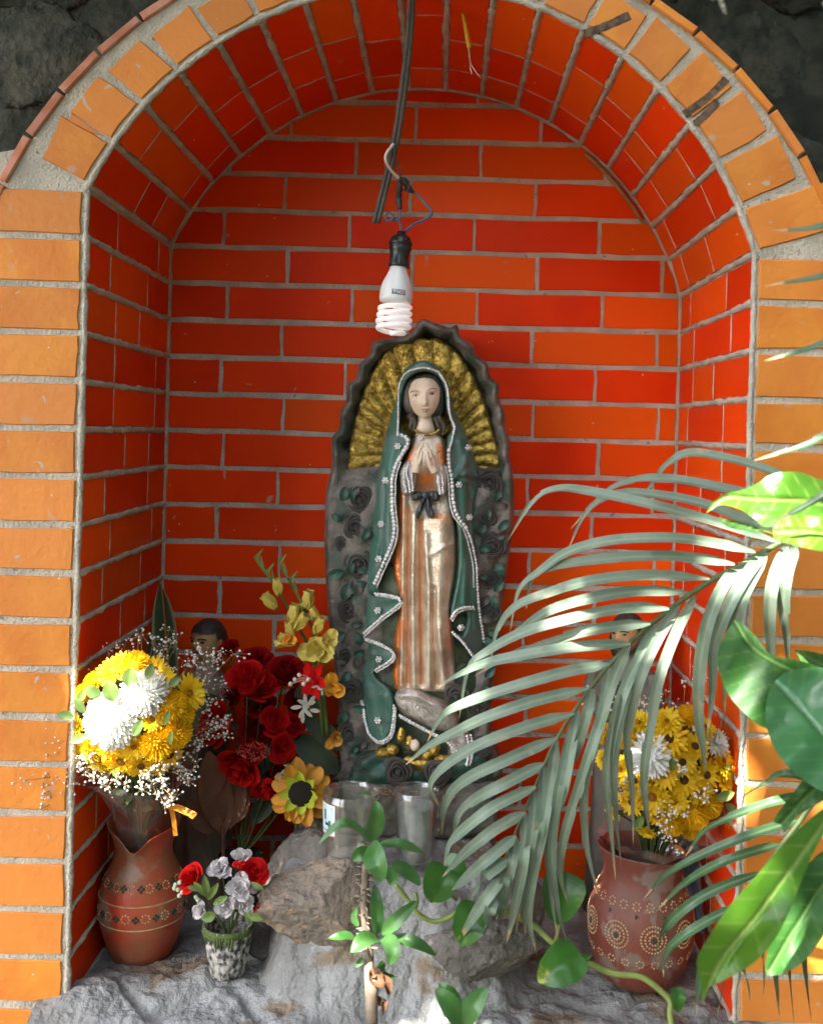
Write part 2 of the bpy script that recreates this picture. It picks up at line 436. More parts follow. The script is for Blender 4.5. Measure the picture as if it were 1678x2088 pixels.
# ---- jambs and vault, courses running into the depth
def depth_bricks(frame, wid, parent, seed, m=M_GLAZE_SHADED):
    rr = random.Random(seed)
    cuts = [0.006] + [c for c in sorted((rr.choice([.10, .13, .16, .19]), rr.choice([.25, .29, .32, .35]))) if True] + [YB-.004]
    if rr.random() < .12: cuts.pop(1)
    o_, U_, V_, N_ = [np.asarray(q, float) for q in frame]
    for c in cuts[1:-1]:                                # thin mortar line between two bricks of the course
        pts = [o_+U_*(c+rr.uniform(-.0012, .0012))+V_*wid*t+N_*.0008 for t in (-.5, -.25, 0, .25, .5)]
        V, F = tube(pts, [.0021*rr.uniform(.6, 1.25) for _ in pts], 6); cm = V.mean(0)
        link('mortar_joint', mesh('mortar_joint', V-cm, F, M_MORT), parent, Matrix.Translation(Vector(cm)))
    for a, b in zip(cuts[:-1], cuts[1:]):
        if b-a < .03: continue
        g = .0021
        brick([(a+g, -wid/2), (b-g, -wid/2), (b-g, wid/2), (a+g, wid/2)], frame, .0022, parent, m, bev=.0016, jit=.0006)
left = MB(); right = MB(); vault = MB()
def ridge(mb, path, r, seed):
    p = resample(path, .006)
    out = [];
    for i, q in enumerate(p):
        out.append(q+np.array((nz(q, 40, seed), 0, nz(q, 40, seed+5)))*.0017)
    rad = [r*(1+.5*nz(q, 55, seed+2)+.2*nz(q, 160, seed)) for q in p]
    V, F = tube(out, rad, 7); mb.add(V, F)
for side, X, mb, nk in ((1, JL, left, 5), (-1, JR, right, 4)):
    for kc in range(-13, nk):
        zc = ZM+(kc+.5)*CH
        ridge(mb, [(X+side*.0003, .004, ZM+kc*CH), (X+side*.0003, YB-.002, ZM+kc*CH)], .0047, kc*3+side)
    ridge(mb, [(X+side*.0005, .001, z) for z in (.6, 1.2, ZM+nk*CH)], .004, 50+side)
    ridge(mb, [(X+side*.001, YB-.001, z) for z in (.6, 1.2, ZM+nk*CH)], .0045, 70+side)
lw = left.build('left_jamb', M_MORT, shrine); rw = right.build('right_jamb', M_MORT, shrine)
for side, X, par, nk in ((1, JL, lw, 5), (-1, JR, rw, 4)):
    for kc in range(-13, nk):
        zc = ZM+(kc+.5)*CH
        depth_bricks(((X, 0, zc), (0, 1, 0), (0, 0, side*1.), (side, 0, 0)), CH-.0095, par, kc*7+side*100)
for i in range(NV+1):
    a = aR+DA*i; x, z = intr(a, -.0002); ridge(vault, [(x, .004, z), (x, YB-.002, z)], .0052, i*5)
for yy, rr in ((.001, .0042), (YB-.001, .0048)):
    ridge(vault, [(*intr(a, -.0006)[:1], yy, intr(a, -.0006)[1]) for a in np.linspace(aR-.02, aL+.02, 60)], rr, 91+yy)
vt = vault.build('vault', M_MORT, shrine)
for i in range(NV):
    a = aR+DA*(i+.5); x, z = intr(a); ct, st = math.cos(a), math.sin(a)
    hw = (AR+bulge(a))*math.sin(DA/2)-.0052
    dx = AR*(1-math.cos(DA/2))
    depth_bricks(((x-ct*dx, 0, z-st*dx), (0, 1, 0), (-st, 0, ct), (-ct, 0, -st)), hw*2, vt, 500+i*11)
# ---- front face: pier courses and arch ring
face = empty('front_face', (0, 0, 1.2)); face.parent = shrine; face.matrix_parent_inverse = WM[shrine.name].inverted()
ff = ((0, 0, 0), (1, 0, 0), (0, 0, 1), (0, -1, 0))
for side, X, nk in ((-1, JL, 5), (1, JR, 4)):
    for kc in range(-13, nk):
        z0, z1 = ZM+kc*CH+.0048, ZM+(kc+1)*CH-.0048
        xi = X+side*.0065; xo = (XO0+.004) if side < 0 else (XO1-.004)
        z0o, z1o = z0, min(z1, ZS-.004)
        if side < 0 and kc == nk-1: z1o -= -.004
        if z1o-z0o < .02: z1o = z0o+.03; xo = OC.x+side*.50
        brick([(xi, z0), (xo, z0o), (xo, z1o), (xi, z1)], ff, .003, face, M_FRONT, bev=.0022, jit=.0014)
for i in range(NV):
    a0, a1 = aR+DA*i+.0085, aR+DA*(i+1)-.0085
    am = (a0+a1)/2; n = Vector((math.cos(am), math.sin(am)))
    x, z = intr(am); lo, hi = 0, .3
    for _ in range(30):
        md = (lo+hi)/2
        if (Vector((x, z))+n*md-OC).length < OR_-(.013 if am < 1.6 else .020): lo = md
        else: hi = md
    ro = min(lo, .082 if am > 1.6 else .1)
    if i == 0: ro = .16
    wj = random.uniform(.94, 1.03)
    p0, p1 = intr(a0, .0065), intr(a1, .0065)
    tw = AR*(a1-a0)*.5*wj*1.10
    t = Vector((-n.y, n.x)); e = Vector((x, z))+n*ro
    sk = random.uniform(-.003, .003)
    poly = [p0, tuple(e-t*(tw+sk)), tuple(e+t*(tw-sk)+n*random.uniform(-.003, .003)), p1]
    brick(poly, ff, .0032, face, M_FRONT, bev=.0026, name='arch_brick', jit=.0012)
# chip of brick in the wide joint
a = aL-DA*1.0; x, z = intr(a, .045); n = Vector((math.cos(a), math.sin(a))); t = Vector((-n.y, n.x)); c = Vector((x, z))
brick([tuple(c-n*.03), tuple(c+t*.005-n*.01), tuple(c+n*.022+t*.006), tuple(c+n*.024-t*.006)], ff, .0015, face, M_FRONT, name='brick_chip')
# thin clay tiles that cap the extrados
ca0, ca1 = R(18), R(162); nco = 21
for i in range(nco):
    a0 = ca0+(ca1-ca0)*i/nco+.003; a1 = ca0+(ca1-ca0)*(i+1)/nco-.003
    am = (a0+a1)/2; n = Vector((math.cos(am), math.sin(am))); t = Vector((-n.y, n.x)); c = OC+n*(OR_+.001); hw = OR_*math.sin((a1-a0)/2)
    o = c; rj = random.uniform(-.0015, .0015)
    brick([(-hw, -.002), (hw, -.002), (hw, .0095), (-hw, .0095)], ((o.x, 0, o.y), (t.x, 0, t.y), (n.x, 0, n.y), (0, -1, 0)), .006+rj, face, M_COPE if am > 1.5 else M_FRONT, bev=.003, name='coping_tile', h0=-.45)
# tape remains on the arch bricks
for nm, pts, wd in (('tape_scrap', [(1192, 68), (1240, 50), (1284, 30)], 17), ('tape_scrap', [(1395, 232), (1440, 200), (1482, 160)], 16), ('tape_scrap', [(1418, 250), (1440, 232), (1462, 205)], 15)):
    p = PA(resample(catmull(pts, 5), 6), -.0036); n = len(p); T = np.gradient(p, axis=0); T /= np.linalg.norm(T, axis=1)[:, None]
    sd = np.cross(T, (0, 1, 0)); hw = wd*.5*S(0)*(1+.10*RNG.uniform(-1, 1, n))[:, None]
    V = np.vstack([p-sd*hw, p+sd*hw, p-sd*hw+(0, .003, 0), p+sd*hw+(0, .003, 0)])
    F = [(i, i+1, n+i+1, n+i) for i in range(n-1)]+[(2*n+i, 3*n+i, 3*n+i+1, 2*n+i+1) for i in range(n-1)]+[(i, 2*n+i, 2*n+i+1, i+1) for i in range(n-1)]+[(n+i, n+i+1, 3*n+i+1, 3*n+i) for i in range(n-1)]
    link(nm, mesh(nm, V, F, M_TAPE, False), face)
# ================================================================== dark rough wall behind
wall = empty('stone_wall', (0, .6, 0), 'dark mossy rubble wall rising behind the brick arch', 'wall')
nx, nzc = 120, 80; V = []
for j in range(nzc):
    for i in range(nx):
        x = -2.6+5.2*i/(nx-1); z = -.02+3.6*j/(nzc-1)
        y = .56+.022*fbm((x, 0, z), 3.1, 4)+.016*fbm((x, 0, z), 11, 8)
        V.append((x, y, z))
link('wall_bed', mesh('wall_bed', V, [f[::-1] for f in grid_faces(nzc, nx)][::1], M_PLASTER), wall)
rr = random.Random(3)
for j in range(13):
    x = -1.75+rr.uniform(-.1, 0)
    while x < 1.7:
        wd = rr.uniform(.16, .34); z = .14+j*.205+rr.uniform(-.02, .02)
        if not (-.62 < x+wd/2 < .55 and z < 1.95) and (abs(x) < 1.05 or z > 1.2):
            V, F = rock((0, 0, 0), (wd*.52, .016, .104), rr.uniform(0, 99), .30, 20, 30, rough=2.5)
            link('wall_stone', mesh('wall_stone', V, F, M_DSTONE), wall, Matrix.Translation((x+wd/2, .565, z)))
        x += wd
# ================================================================== STONE LEDGE
M_CEM = mat('blue-grey cement', (.29, .295, .285), (.185, .185, .175), 9, .95, bump=.016, bscale=55, c3=(.20, .155, .11), s3=10, t3=.56, rv=.05)
M_TAN = mat('tan field stone', (.29, .225, .16), (.17, .145, .115), 11, .9, bump=.012, bscale=75, c3=(.36, .22, .14), s3=22, t3=.6)
M_GREY = mat('grey field stone', (.20, .18, .155), (.11, .10, .088), 14, .9, bump=.012, bscale=75, c3=(.30, .27, .22), s3=30, t3=.62)
def sstep(a, b, x):
    t = min(1, max(0, (x-a)/(b-a))); return t*t*(3-2*t)
def LZ(x, y):
    """height of the ledge"""
    h = .716+.011*fbm((x, y, 0), 9, 2)+.005*fbm((x, y, 0), 27, 5)+.0022*fbm((x, y, 0), 80, 1)-.010*max(0, .10-abs(nz((x, y, 0), 7, 31)))/.10*(1 if y < .08 else 0)
    h -= .05*sstep(-.03, -.11, y)+.5*sstep(-.10, -.16, y)
    dx = (x+.055)/.20; dy = (y-.24)/.255
    d = (abs(dx)**3+abs(dy)**3)**(1/3)+.10*fbm((x, y, 3), 8, 7)
    h += (.155+.008*fbm((x, y, 0), 14, 6))*(1-sstep(.72, 1.06, d))
    # low hump under the small pot, mortar fillet at the left
    h += .022*math.exp(-((x+.30)/.09)**2-((y-.055)/.06)**2)
    h += .020*math.exp(-((x+.46)/.06)**2-((y-.02)/.05)**2)
    return h
ledge = empty('stone_ledge', (-.03, .1, 0), 'rough ledge of cement and field stones forming the floor of the niche', 'ledge')
nx, ny = 230, 150; V = []
for j in range(ny):
    for i in range(nx):
        x = -.52+.97*i/(nx-1); y = -.19+.64*j/(ny-1); z = LZ(x, y)
        V.append((x, y, z))
o = link('cement_bed', mesh('cement_bed', V, grid_faces(ny, nx), M_CEM), ledge)
V = np.array([(-.72, -.17, 0), (.65, -.17, 0), (.65, .5, 0), (-.72, .5, 0), (-.72, -.15, .60), (.65, -.15, .60), (.65, .5, .60), (-.72, .5, .60)])
link('base_course', mesh('base_course', V, [(0, 1, 5, 4), (1, 2, 6, 5), (2, 3, 7, 6), (3, 0, 4, 7), (4, 5, 6, 7)], M_CEM, False), ledge)
# big stones bedded in it: photo px, depth, half sizes (m), seed, material
for px, py, Y, r, sd, m, amp in (
        (668, 1850, .040, (.092, .055, .064), 3.1, M_TAN, .15), (632, 1778, .16, (.085, .08, .070), 8.4, M_GREY, .14),
        (975, 1935, .000, (.085, .050, .040), 12.2, M_GREY, .15), (1040, 1850, .13, (.05, .07, .05), 15.2, M_GREY, .15),
       
        
        
        
        
        (555, 1900, .13, (.05, .05, .028), 71.1, M_GREY, .13)):
    p = P(px, py, Y); V, F = rock((0, 0, 0), r, sd, amp, 40, 56, rough=2.2)
    link('stone', mesh('stone', V, F, m), ledge, Matrix.Translation(p) @ Matrix.Rotation(sd, 4, 'Y') @ Matrix.Rotation(0, 4, 'X') if False else Matrix.Translation(p))
# ================================================================== THE STATUE
YS = .265
ip = lambda y, X, Yv: np.interp(y, X, Yv)
def ridge_d(p, line, wd, h):
    return h*np.exp(-(dseg(p, line)/wd)**2)
def rnd(dist, wd): return np.sqrt(np.clip(1-(1-np.clip(dist/wd, 0, 1))**2, 0, 1))
def fig(p):
    x, y = p[:, 0], p[:, 1]
    cx = ip(y, [735, 900, 1150, 1400, 1560], [862, 868, 866, 862, 858])
    hw = ip(y, [730, 745, 770, 820, 860, 900, 960, 1050, 1200, 1400, 1600], [26, 38, 52, 62, 74, 92, 110, 116, 124, 128, 126])
    A = ip(y, [735, 800, 880, 960, 1200, 1500], [.040, .052, .056, .070, .072, .060])
    u = np.clip((x-cx)/hw, -1, 1)
    return .006+A*np.sqrt(1-u*u*.97)
M_SHELL = mat('dusty brown plaster', (.185, .165, .145), (.09, .078, .066), 26, .6, bump=.004, bscale=110, c3=(.062, .085, .066), s3=26, t3=.54)
M_GOLD = mat('gold glitter paint', (.58, .40, .085), (.24, .145, .03), 110, .34, metal=.75, bump=.0008, bscale=260, glit=.7, gs=820)
M_CLOAK = mat('dusty green paint', (.042, .130, .095), (.085, .145, .125), 26, .42, bump=.001, bscale=140, c3=(.16, .22, .20), s3=50, t3=.66)
M_LINE = mat('olive cloak lining', (.070, .085, .045), (.030, .055, .035), 40, .6, bump=.001, bscale=160)
M_ROBE = mat('rose silver glitter paint', (.74, .64, .51), (.50, .39, .28), 30, .36, metal=.55, glit=.42, gs=800, ca=(.85, .20, .012))
M_SILV = mat('silver glitter paint', (.62, .57, .51), (.42, .38, .34), 50, .38, metal=.6, glit=.55)
M_SKIN = mat('painted face', (.72, .57, .44), (.66, .51, .38), 60, .42, c3=(.40, .29, .20), s3=120, t3=.72)
M_HAIR = mat('painted dark hair', (.10, .080, .064), (.055, .042, .034), 120, .5, bump=.002, bscale=220, stretch=(1, 1, .3))
M_BLACKP = mat('black paint line', (.012, .010, .009), rough=.5)
M_EYEW = mat('painted eye white', (.62, .54, .43), rough=.4)
M_LIP = mat('painted lips', (.45, .22, .17), rough=.4)
M_BOW = mat('slate ribbon paint', (.075, .085, .095), (.045, .05, .055), 60, .42, bump=.001, bscale=160)
M_GEM = mat('clear rhinestones', (.86, .86, .84), (.55, .55, .55), 420, .16, metal=.25, coat=.6, rv=.1)
M_DROSE = mat('dark plaster rose', (.085, .075, .068), (.045, .042, .038), 60, .6, bump=.001, bscale=160, c3=(.17, .155, .14), s3=80, t3=.62)
M_DLEAF = mat('dark green plaster leaf', (.022, .085, .055), (.035, .06, .048), 60, .5, bump=.0012, bscale=160)
M_PLINTH = mat('grimy plinth', (.085, .075, .058), (.16, .145, .12), 28, .85, bump=.005, bscale=70, c3=(.24, .22, .19), s3=60, t3=.66)
M_LETT = mat('worn copper lettering', (.42, .26, .15), (.20, .13, .08), 160, .7)
st = empty('praying_figure_statue', P(850, 1705, YS), 'tall painted plaster statue of a praying woman in a green hooded cloak with gold halo', 'statue')
shell_o = [(663, 1150), (662, 1090), (663, 1022), (668, 985), (675, 959), (676, 930), (676, 893), (692, 873), (693, 841), (706, 818), (708, 784), (726, 772), (731, 744), (754, 721), (758, 698), (792, 689), (815, 684), (838, 677), (859, 650), (880, 655), (902, 663), (918, 668), (932, 661), (939, 686), (965, 703), (969, 721), (995, 741), (999, 767), (1017, 784), (1018, 815), (1030, 844), (1030, 873), (1040, 899), (1038, 925), (1044, 951), (1048, 994), (1047, 1066), (1036, 1152), (1028, 1207), (1020, 1279), (1008, 1380), (1002, 1437), (1001, 1524), (1004, 1600), (694, 1600), (692, 1567), (693, 1495), (688, 1409), (677, 1322), (667, 1222)]
gold_o = [(706, 985), (709, 936), (721, 864), (735, 815), (755, 764), (778, 726), (804, 702), (826, 690), (850, 686), (872, 690), (893, 689), (922, 709), (951, 741), (971, 781), (991, 827), (1002, 870), (1014, 907), (1024, 955), (995, 962), (965, 962), (866, 985), (767, 982)]
so_ = np.array(shell_o, float)
def shell_depth(p, dist):
    th = np.arctan2(p[:, 1]-930, p[:, 0]-866)
    up = 1/(1+np.exp((p[:, 1]-960)/14))
    prof_ = .028*rnd(dist, 11)-.052*np.clip((dist-11)/20, 0, 1)*up
    prof_ += (.012*np.clip((dist-16)/60, 0, 1))*(1-up)
    return prof_+.006*np.cos(th*26)*np.clip(dist/8, 0, 1)*up+.004*np.sin(p[:, 0]*.09+p[:, 1]*.05)*(1-up)*np.clip(dist/20, 0, 1)
V, F = relief(shell_o, shell_depth, YS, 6, YS+.125, smoothn=3); link('shell', mesh('shell', V, F, M_SHELL), st)
def gold_depth(p, dist):
    th = np.arctan2(p[:, 1]-930, p[:, 0]-866); r = np.hypot(p[:, 0]-866, p[:, 1]-930)
    fl = np.abs(np.sin(th*17+.25*np.sin(r*.06)))
    return .007*rnd(dist, 14)-.004-.012*np.clip((190-r)/140, 0, 1)+.006*fl**.6*np.clip((r-40)/60, 0, 1)
V, F = relief(gold_o, gold_depth, YS, 3.4, YS+.06, smoothn=4); link('halo', mesh('halo', V, F, M_GOLD), st)
# lining first, then robe, cloak
lin_o = [(770, 1130), (800, 1140), (925, 1140), (972, 1180), (985, 1300), (990, 1400), (985, 1520), (930, 1560), (790, 1560), (745, 1500), (735, 1400), (733, 1280), (750, 1180)]
V, F = relief(lin_o, lambda p, d: fig(p)*rnd(d, 25)*.74+.002*np.sin(p[:, 1]*.1), YS, 7, YS+.03, smoothn=3); link('cloak_lining', mesh('cloak_lining', V, F, M_LINE), st)
robe_o = [(838, 900), (848, 882), (868, 876), (888, 880), (906, 896), (914, 950), (920, 1020), (931, 1070), (934, 1130), (930, 1180), (921, 1240), (926, 1300), (930, 1400), (890, 1416), (845, 1412), (801, 1406), (801, 1300), (812, 1230), (799, 1160), (804, 1090), (810, 1010), (814, 960)]
def robe_depth(p, dist):
    d = fig(p)-.009
    for ln, wd, h in (([(905, 1065), (903, 1150), (897, 1230), (905, 1320)], 24, .013), ([(845, 1050), (842, 1200), (845, 1400)], 8, .007), ([(824, 1010), (822, 1120), (822, 1230), (818, 1400)], 6, .006), ([(868, 1090), (874, 1200), (876, 1400)], 7, .006), ([(895, 1280), (900, 1340), (908, 1400)], 8, .006),
                      ([(857, 1060), (857, 1230), (859, 1395)], 5, -.007), ([(833, 1040), (831, 1200), (832, 1395)], 4, -.006), ([(885, 1200), (884, 1300), (890, 1395)], 5, -.006), ([(880, 1130), (905, 1115), (925, 1110)], 5, .003), ([(866, 1012), (866, 1030)], 30, -.006)):
        d = d+ridge_d(p, ln, wd, h)
    return d*np.clip(.55+dist/14, 0, 1)
def robe_attr(p, dist):
    a = np.zeros(len(p))
    for ln, wd, h in (([(816, 1000), (812, 1090), (806, 1160), (815, 1225), (806, 1320), (806, 1405)], 8, 1.), ([(838, 915), (829, 950)], 9, .85), ([(898, 912), (907, 950)], 9, .9), ([(852, 976), (884, 976)], 17, .9), ([(834, 1030), (831, 1200), (833, 1395)], 2.6, .75), ([(858, 1060), (857, 1230), (859, 1395)], 2.8, .85), ([(885, 1230), (884, 1300), (890, 1395)], 2.5, .4), ([(931, 1080), (930, 1170), (922, 1230)], 5, .8), ([(852, 985), (880, 985)], 16, .75), ([(905, 920), (908, 945)], 10, .6), ([(828, 935), (822, 960)], 8, .6), ([(890, 1052), (925, 1056)], 8, .5), ([(820, 1270), (812, 1310)], 9, .7), ([(915, 1250), (918, 1320)], 6, .5)):
        a = np.maximum(a, h*np.exp(-(dseg(p, ln)/wd)**2))
    return a
V, F, A = relief(robe_o, robe_depth, YS, 3.2, YS, smoothn=3, attr=robe_attr); link('robe', mesh('robe', V, F, M_ROBE, attr={'pt': A}), st)
cloak_o = [(783, 1519), (756, 1509), (742, 1480), (733, 1440), (726, 1380), (718, 1300), (726, 1225), (743, 1165), (755, 1100), (763, 1030), (768, 980), (776, 940), (785, 893), (798, 846), (809, 804), (818, 766), (833, 745), (859, 735), (880, 739), (902, 757), (916, 792), (923, 827), (940, 864), (957, 902), (967, 930), (978, 962), (979, 990), (970, 1017), (967, 1051), (970, 1109), (977, 1152), (980, 1207), (984, 1251), (994, 1311), (999, 1340), (975, 1368), (966, 1350), (960, 1335), (940, 1310), (922, 1290), (942, 1296), (952, 1270), (950, 1248), (935, 1250), (918, 1266), (919, 1238), (931, 1180), (934, 1120), (931, 1070), (921, 1037), (917, 994), (908, 951), (911, 910), (913, 890), (922, 872), (910, 836), (906, 792), (893, 767), (870, 757), (850, 760), (831, 773), (819, 806), (817, 850), (815, 876), (832, 886), (838, 902), (822, 928), (812, 955), (806, 994), (808, 1037), (811, 1080), (802, 1116), (785, 1160), (762, 1205), (790, 1211), (816, 1217), (819, 1232), (780, 1262), (740, 1295), (742, 1306), (780, 1318), (805, 1330), (802, 1348), (763, 1372), (785, 1395), (799, 1412), (805, 1440), (803, 1482)]
cl_ridges = [([(806, 880), (796, 950), (790, 1050), (788, 1130), (768, 1190)], 9, .006), ([(792, 890), (778, 1000), (774, 1100), (752, 1190)], 8, .006), ([(785, 960), (781, 1060), (776, 1150)], 4, -.004), ([(940, 900), (950, 950), (946, 1000), (948, 1060)], 9, .007), ([(925, 972), (950, 966), (976, 972)], 5, .008), ([(930, 975), (958, 985), (968, 1010)], 4, .006), ([(928, 970), (950, 942), (955, 920)], 5, .006), ([(940, 1080), (950, 1150), (948, 1230)], 8, .006), ([(958, 1100), (966, 1180), (970, 1280)], 5, .004), ([(765, 1205), (770, 1240), (760, 1290)], 9, -.006), ([(745, 1300), (770, 1310), (765, 1365)], 9, -.005), ([(730, 1250), (735, 1330), (745, 1420)], 8, .006), ([(752, 1400), (760, 1450), (770, 1500)], 9, .004), ([(770, 1225), (800, 1224)], 7, .005), ([(760, 1335), (795, 1338)], 8, .005), ([(785, 1420), (790, 1470)], 7, .005)]
def cloak_depth(p, dist):
    d = fig(p)+.004
    for ln, wd, h in cl_ridges: d = d+ridge_d(p, ln, wd, h)
    return d*np.clip(.80+.20*rnd(dist, 9), 0, 1)+.003*np.exp(-((dist-5)/4)**2)
V, F = relief(cloak_o, cloak_depth, YS, 3.6, YS, smoothn=2); cloak = link('cloak', mesh('cloak', V, F, M_CLOAK), st)
# swath of robe and crescent at the feet, little winged supporter
sw_o = [(803, 1424), (812, 1410), (832, 1404), (856, 1410), (884, 1424), (914, 1438), (935, 1462), (930, 1486), (905, 1492), (875, 1484), (842, 1468), (815, 1450)]
V, F = relief(sw_o, lambda p, d: fig(p)+.010*rnd(d, 18)-.004+ridge_d(p, [(812, 1418), (850, 1420), (900, 1445)], 5, .003), YS, 3.6, YS, smoothn=3); link('robe_hem', mesh('robe_hem', V, F, M_SILV), st)
V, F = relief([(905, 1490), (940, 1478), (965, 1500), (968, 1560), (935, 1580), (905, 1545)], lambda p, d: .055*rnd(d, 20), YS, 4, YS, smoothn=3); link('robe_hem', mesh('robe_hem', V, F, M_SILV), st)
ang = MB()
for c, r, d, q in (((781, 1536), 17, .052, (1.2, .7, .7)), ((800, 1530), 14, .058, (1, .7, 1)), ((818, 1502), 13, .064, (.7, .6, 1.3)), ((835, 1515), 12, .064, (.8, .6, 1.2)), ((886, 1526), 15, .062, (.8, .6, 1.1)), ((860, 1558), 26, .056, (1.3, .55, .55)), ((905, 1548), 17, .055, (1.2, .6, .6)), ((835, 1552), 14, .058, (1.2, .6, .7)), ((872, 1540), 13, .06, (1, .7, .7))):
    V, F = ball((0, 0, 0), r*S(YS-d), 12, 16, q); V = np.array([v*(1+.18*fbm(v, 90, c[0])) for v in V]); ang.add(V+np.array(P(*c, YS-d)), F)
ang.build('gilded_wings', M_GOLD, st)
V, F = ball(P(846, 1520, YS-.068), 10*S(YS), 10, 14, (1, .9, 1.15)); link('cherub_head', mesh('cherub_head', V, F, M_SKIN), st)
# plinth and mossy mound
pl_o = [(692, 1592), (850, 1598), (1004, 1590), (1008, 1640), (1006, 1705), (850, 1712), (690, 1705), (688, 1650)]
V, F = relief(pl_o, lambda p, d: .040+.022*rnd(d, 10)+.0015*np.sin(p[:, 0]*.2)*np.sin(p[:, 1]*.17), YS, 6, YS+.12, smoothn=2); link('plinth', mesh('plinth', V, F, M_PLINTH), st)
md_o = [(715, 1570), (735, 1535), (780, 1528), (850, 1548), (930, 1540), (985, 1535), (1002, 1570), (995, 1605), (850, 1612), (720, 1602)]
V, F = relief(md_o, lambda p, d: .030+.030*rnd(d, 26)+.005*np.sin(p[:, 0]*.09+1)*np.sin(p[:, 1]*.12), YS, 5, YS, smoothn=3); link('leaf_mound', mesh('leaf_mound', V, F, M_DLEAF), st)
def text_mesh(s, size, m, extr=.0006):
    cu = bpy.data.curves.new('lettering', 'FONT'); cu.body = s; cu.size = size; cu.extrude = extr; cu.align_x = 'LEFT'; cu.resolution_u = 2
    ob = bpy.data.objects.new('lettering', cu); col.objects.link(ob)
    dg = bpy.context.evaluated_depsgraph_get(); me = bpy.data.meshes.new_from_object(ob.evaluated_get(dg))
    bpy.data.objects.remove(ob); me.materials.clear(); me.materials.append(m); return me
for s, px, py in (('RENO ICE FOI', 771, 1620), ('HO', 900, 1630)):
    p = P(px, py, YS-.0645); me = text_mesh(s, .0148, M_LETT)
    link('lettering', me, st, Matrix.Translation(p) @ Matrix.Rotation(R(90), 4, 'X') @ Matrix.Rotation(R(-3.5), 4, 'Z') @ Matrix.Diagonal((.92, 1, 1, 1)))
# ---- head
hair_o = [(818, 800), (826, 780), (843, 764), (868, 758), (890, 764), (905, 788), (907, 825), (903, 846), (893, 858), (882, 862), (868, 864), (852, 862), (838, 858), (826, 846), (817, 828)]
V, F = relief(hair_o, lambda p, d: .022+.022*rnd(d, 26)+.0012*np.sin(p[:, 0]*.9+p[:, 1]*.1), YS, 3, YS, smoothn=3); link('hair', mesh('hair', V, F, M_HAIR), st)
face_o = [(833, 800), (835, 784), (846, 774), (864, 770), (882, 773), (894, 784), (897, 802), (894, 822), (887, 838), (877, 849), (867, 853), (857, 850), (845, 840), (837, 823)]
g = lambda p, x, y, sx, sy: np.exp(-((p[:, 0]-x)/sx)**2-((p[:, 1]-y)/sy)**2)
def face_depth(p, dist):
    x, y = p[:, 0], p[:, 1]
    e = np.clip(1-((x-865)/36)**2-((y-812)/48)**2, 0, 1)
    d = .030+.034*np.sqrt(e)
    d += .0065*g(p, 868, 821, 4.2, 6)+.004*g(p, 867, 811, 3, 9)-.0035*g(p, 849, 806, 7, 4)-.0035*g(p, 881, 803, 7, 4)+.002*g(p, 849, 798, 9, 3)+.002*g(p, 881, 795, 9, 3)
    d += .0026*g(p, 867, 834, 8, 2)+.0026*g(p, 867, 838.5, 6, 2)-.002*g(p, 867, 836.3, 9, 1.0)-.002*g(p, 867, 829, 4, 2)+.003*g(p, 868, 848, 8, 5)+.0015*g(p, 850, 822, 7, 7)+.0015*g(p, 884, 820, 7, 7)
    return d
V, F = relief(face_o, face_depth, YS, 1.7, YS-.02, smoothn=4); head = link('face', mesh('face', V, F, M_SKIN), st)
fd = lambda px, py: float(face_depth(np.array([[px, py]], float), None)[0])
def face_line(name, pts, wd, m, lift=.0006):
    q = resample(catmull(pts, 5), 1.2); n = len(q); V = np.array([P(a, b, YS-fd(a, b)-lift) for a, b in q])
    r = wd*S(YS)*np.sin(np.linspace(.25, math.pi-.2, n))**.6
    link(name, mesh(name, *tube(V, r, 6), m), head)
face_line('eyebrow', [(836, 801), (843, 797), (855, 797.5)], .8, M_BLACKP); face_line('eyebrow', [(871, 796), (880, 792), (891, 793.5)], .8, M_BLACKP)
for x, y in ((847.5, 806.5), (881, 803)):
    face_line('eyelid', [(x-7, y+.3), (x-1, y-2.4), (x+6.5, y-.6)], .65, M_BLACKP)
    face_line('eye_white', [(x-6, y+1.2), (x, y+.4), (x+6, y+.8)], 1.5, M_EYEW, .0002)
    V, F = ball(P(x+.6, y+.4, YS-fd(x, y)-.0016), 1.7*S(YS), 7, 9, (1, .6, 1)); link('iris', mesh('iris', V, F, M_BLACKP), head)
face_line('lip', [(859, 835), (864, 833.6), (867, 834.4), (870, 833.2), (876, 834.3)], 1.1, M_LIP, .0001); face_line('lip', [(861, 837.2), (867, 838.8), (874, 836.8)], 1.2, M_LIP, 0)
V, F = tube(PA([(866, 842), (867, 860), (868, 886)], [YS-.036, YS-.036, YS-.05]), np.array([15, 15.5, 20])*S(YS), 16); link('neck', mesh('neck', V, F, M_SKIN), st)
for sx, ln in ((1, [(834, 846), (840, 858), (837, 870), (845, 880)]), (1, [(841, 850), (846, 864), (843, 876)]), (1, [(894, 848), (900, 860), (905, 870), (903, 882)]), (1, [(888, 850), (893, 866), (898, 880)])):
    q = catmull(ln, 6); V, F = tube(PA(q, YS-.047), np.linspace(5.5, 3, len(q))*S(YS), 8); link('hair_lock', mesh('hair_lock', V, F, M_HAIR), st)
V, F = tube(PA(catmull([(845, 876), (856, 884), (870, 886), (886, 883), (896, 876)], 5), [YS-.062]*21), 2.6*S(YS), 8); link('collar', mesh('collar', V, F, M_GOLD), st)
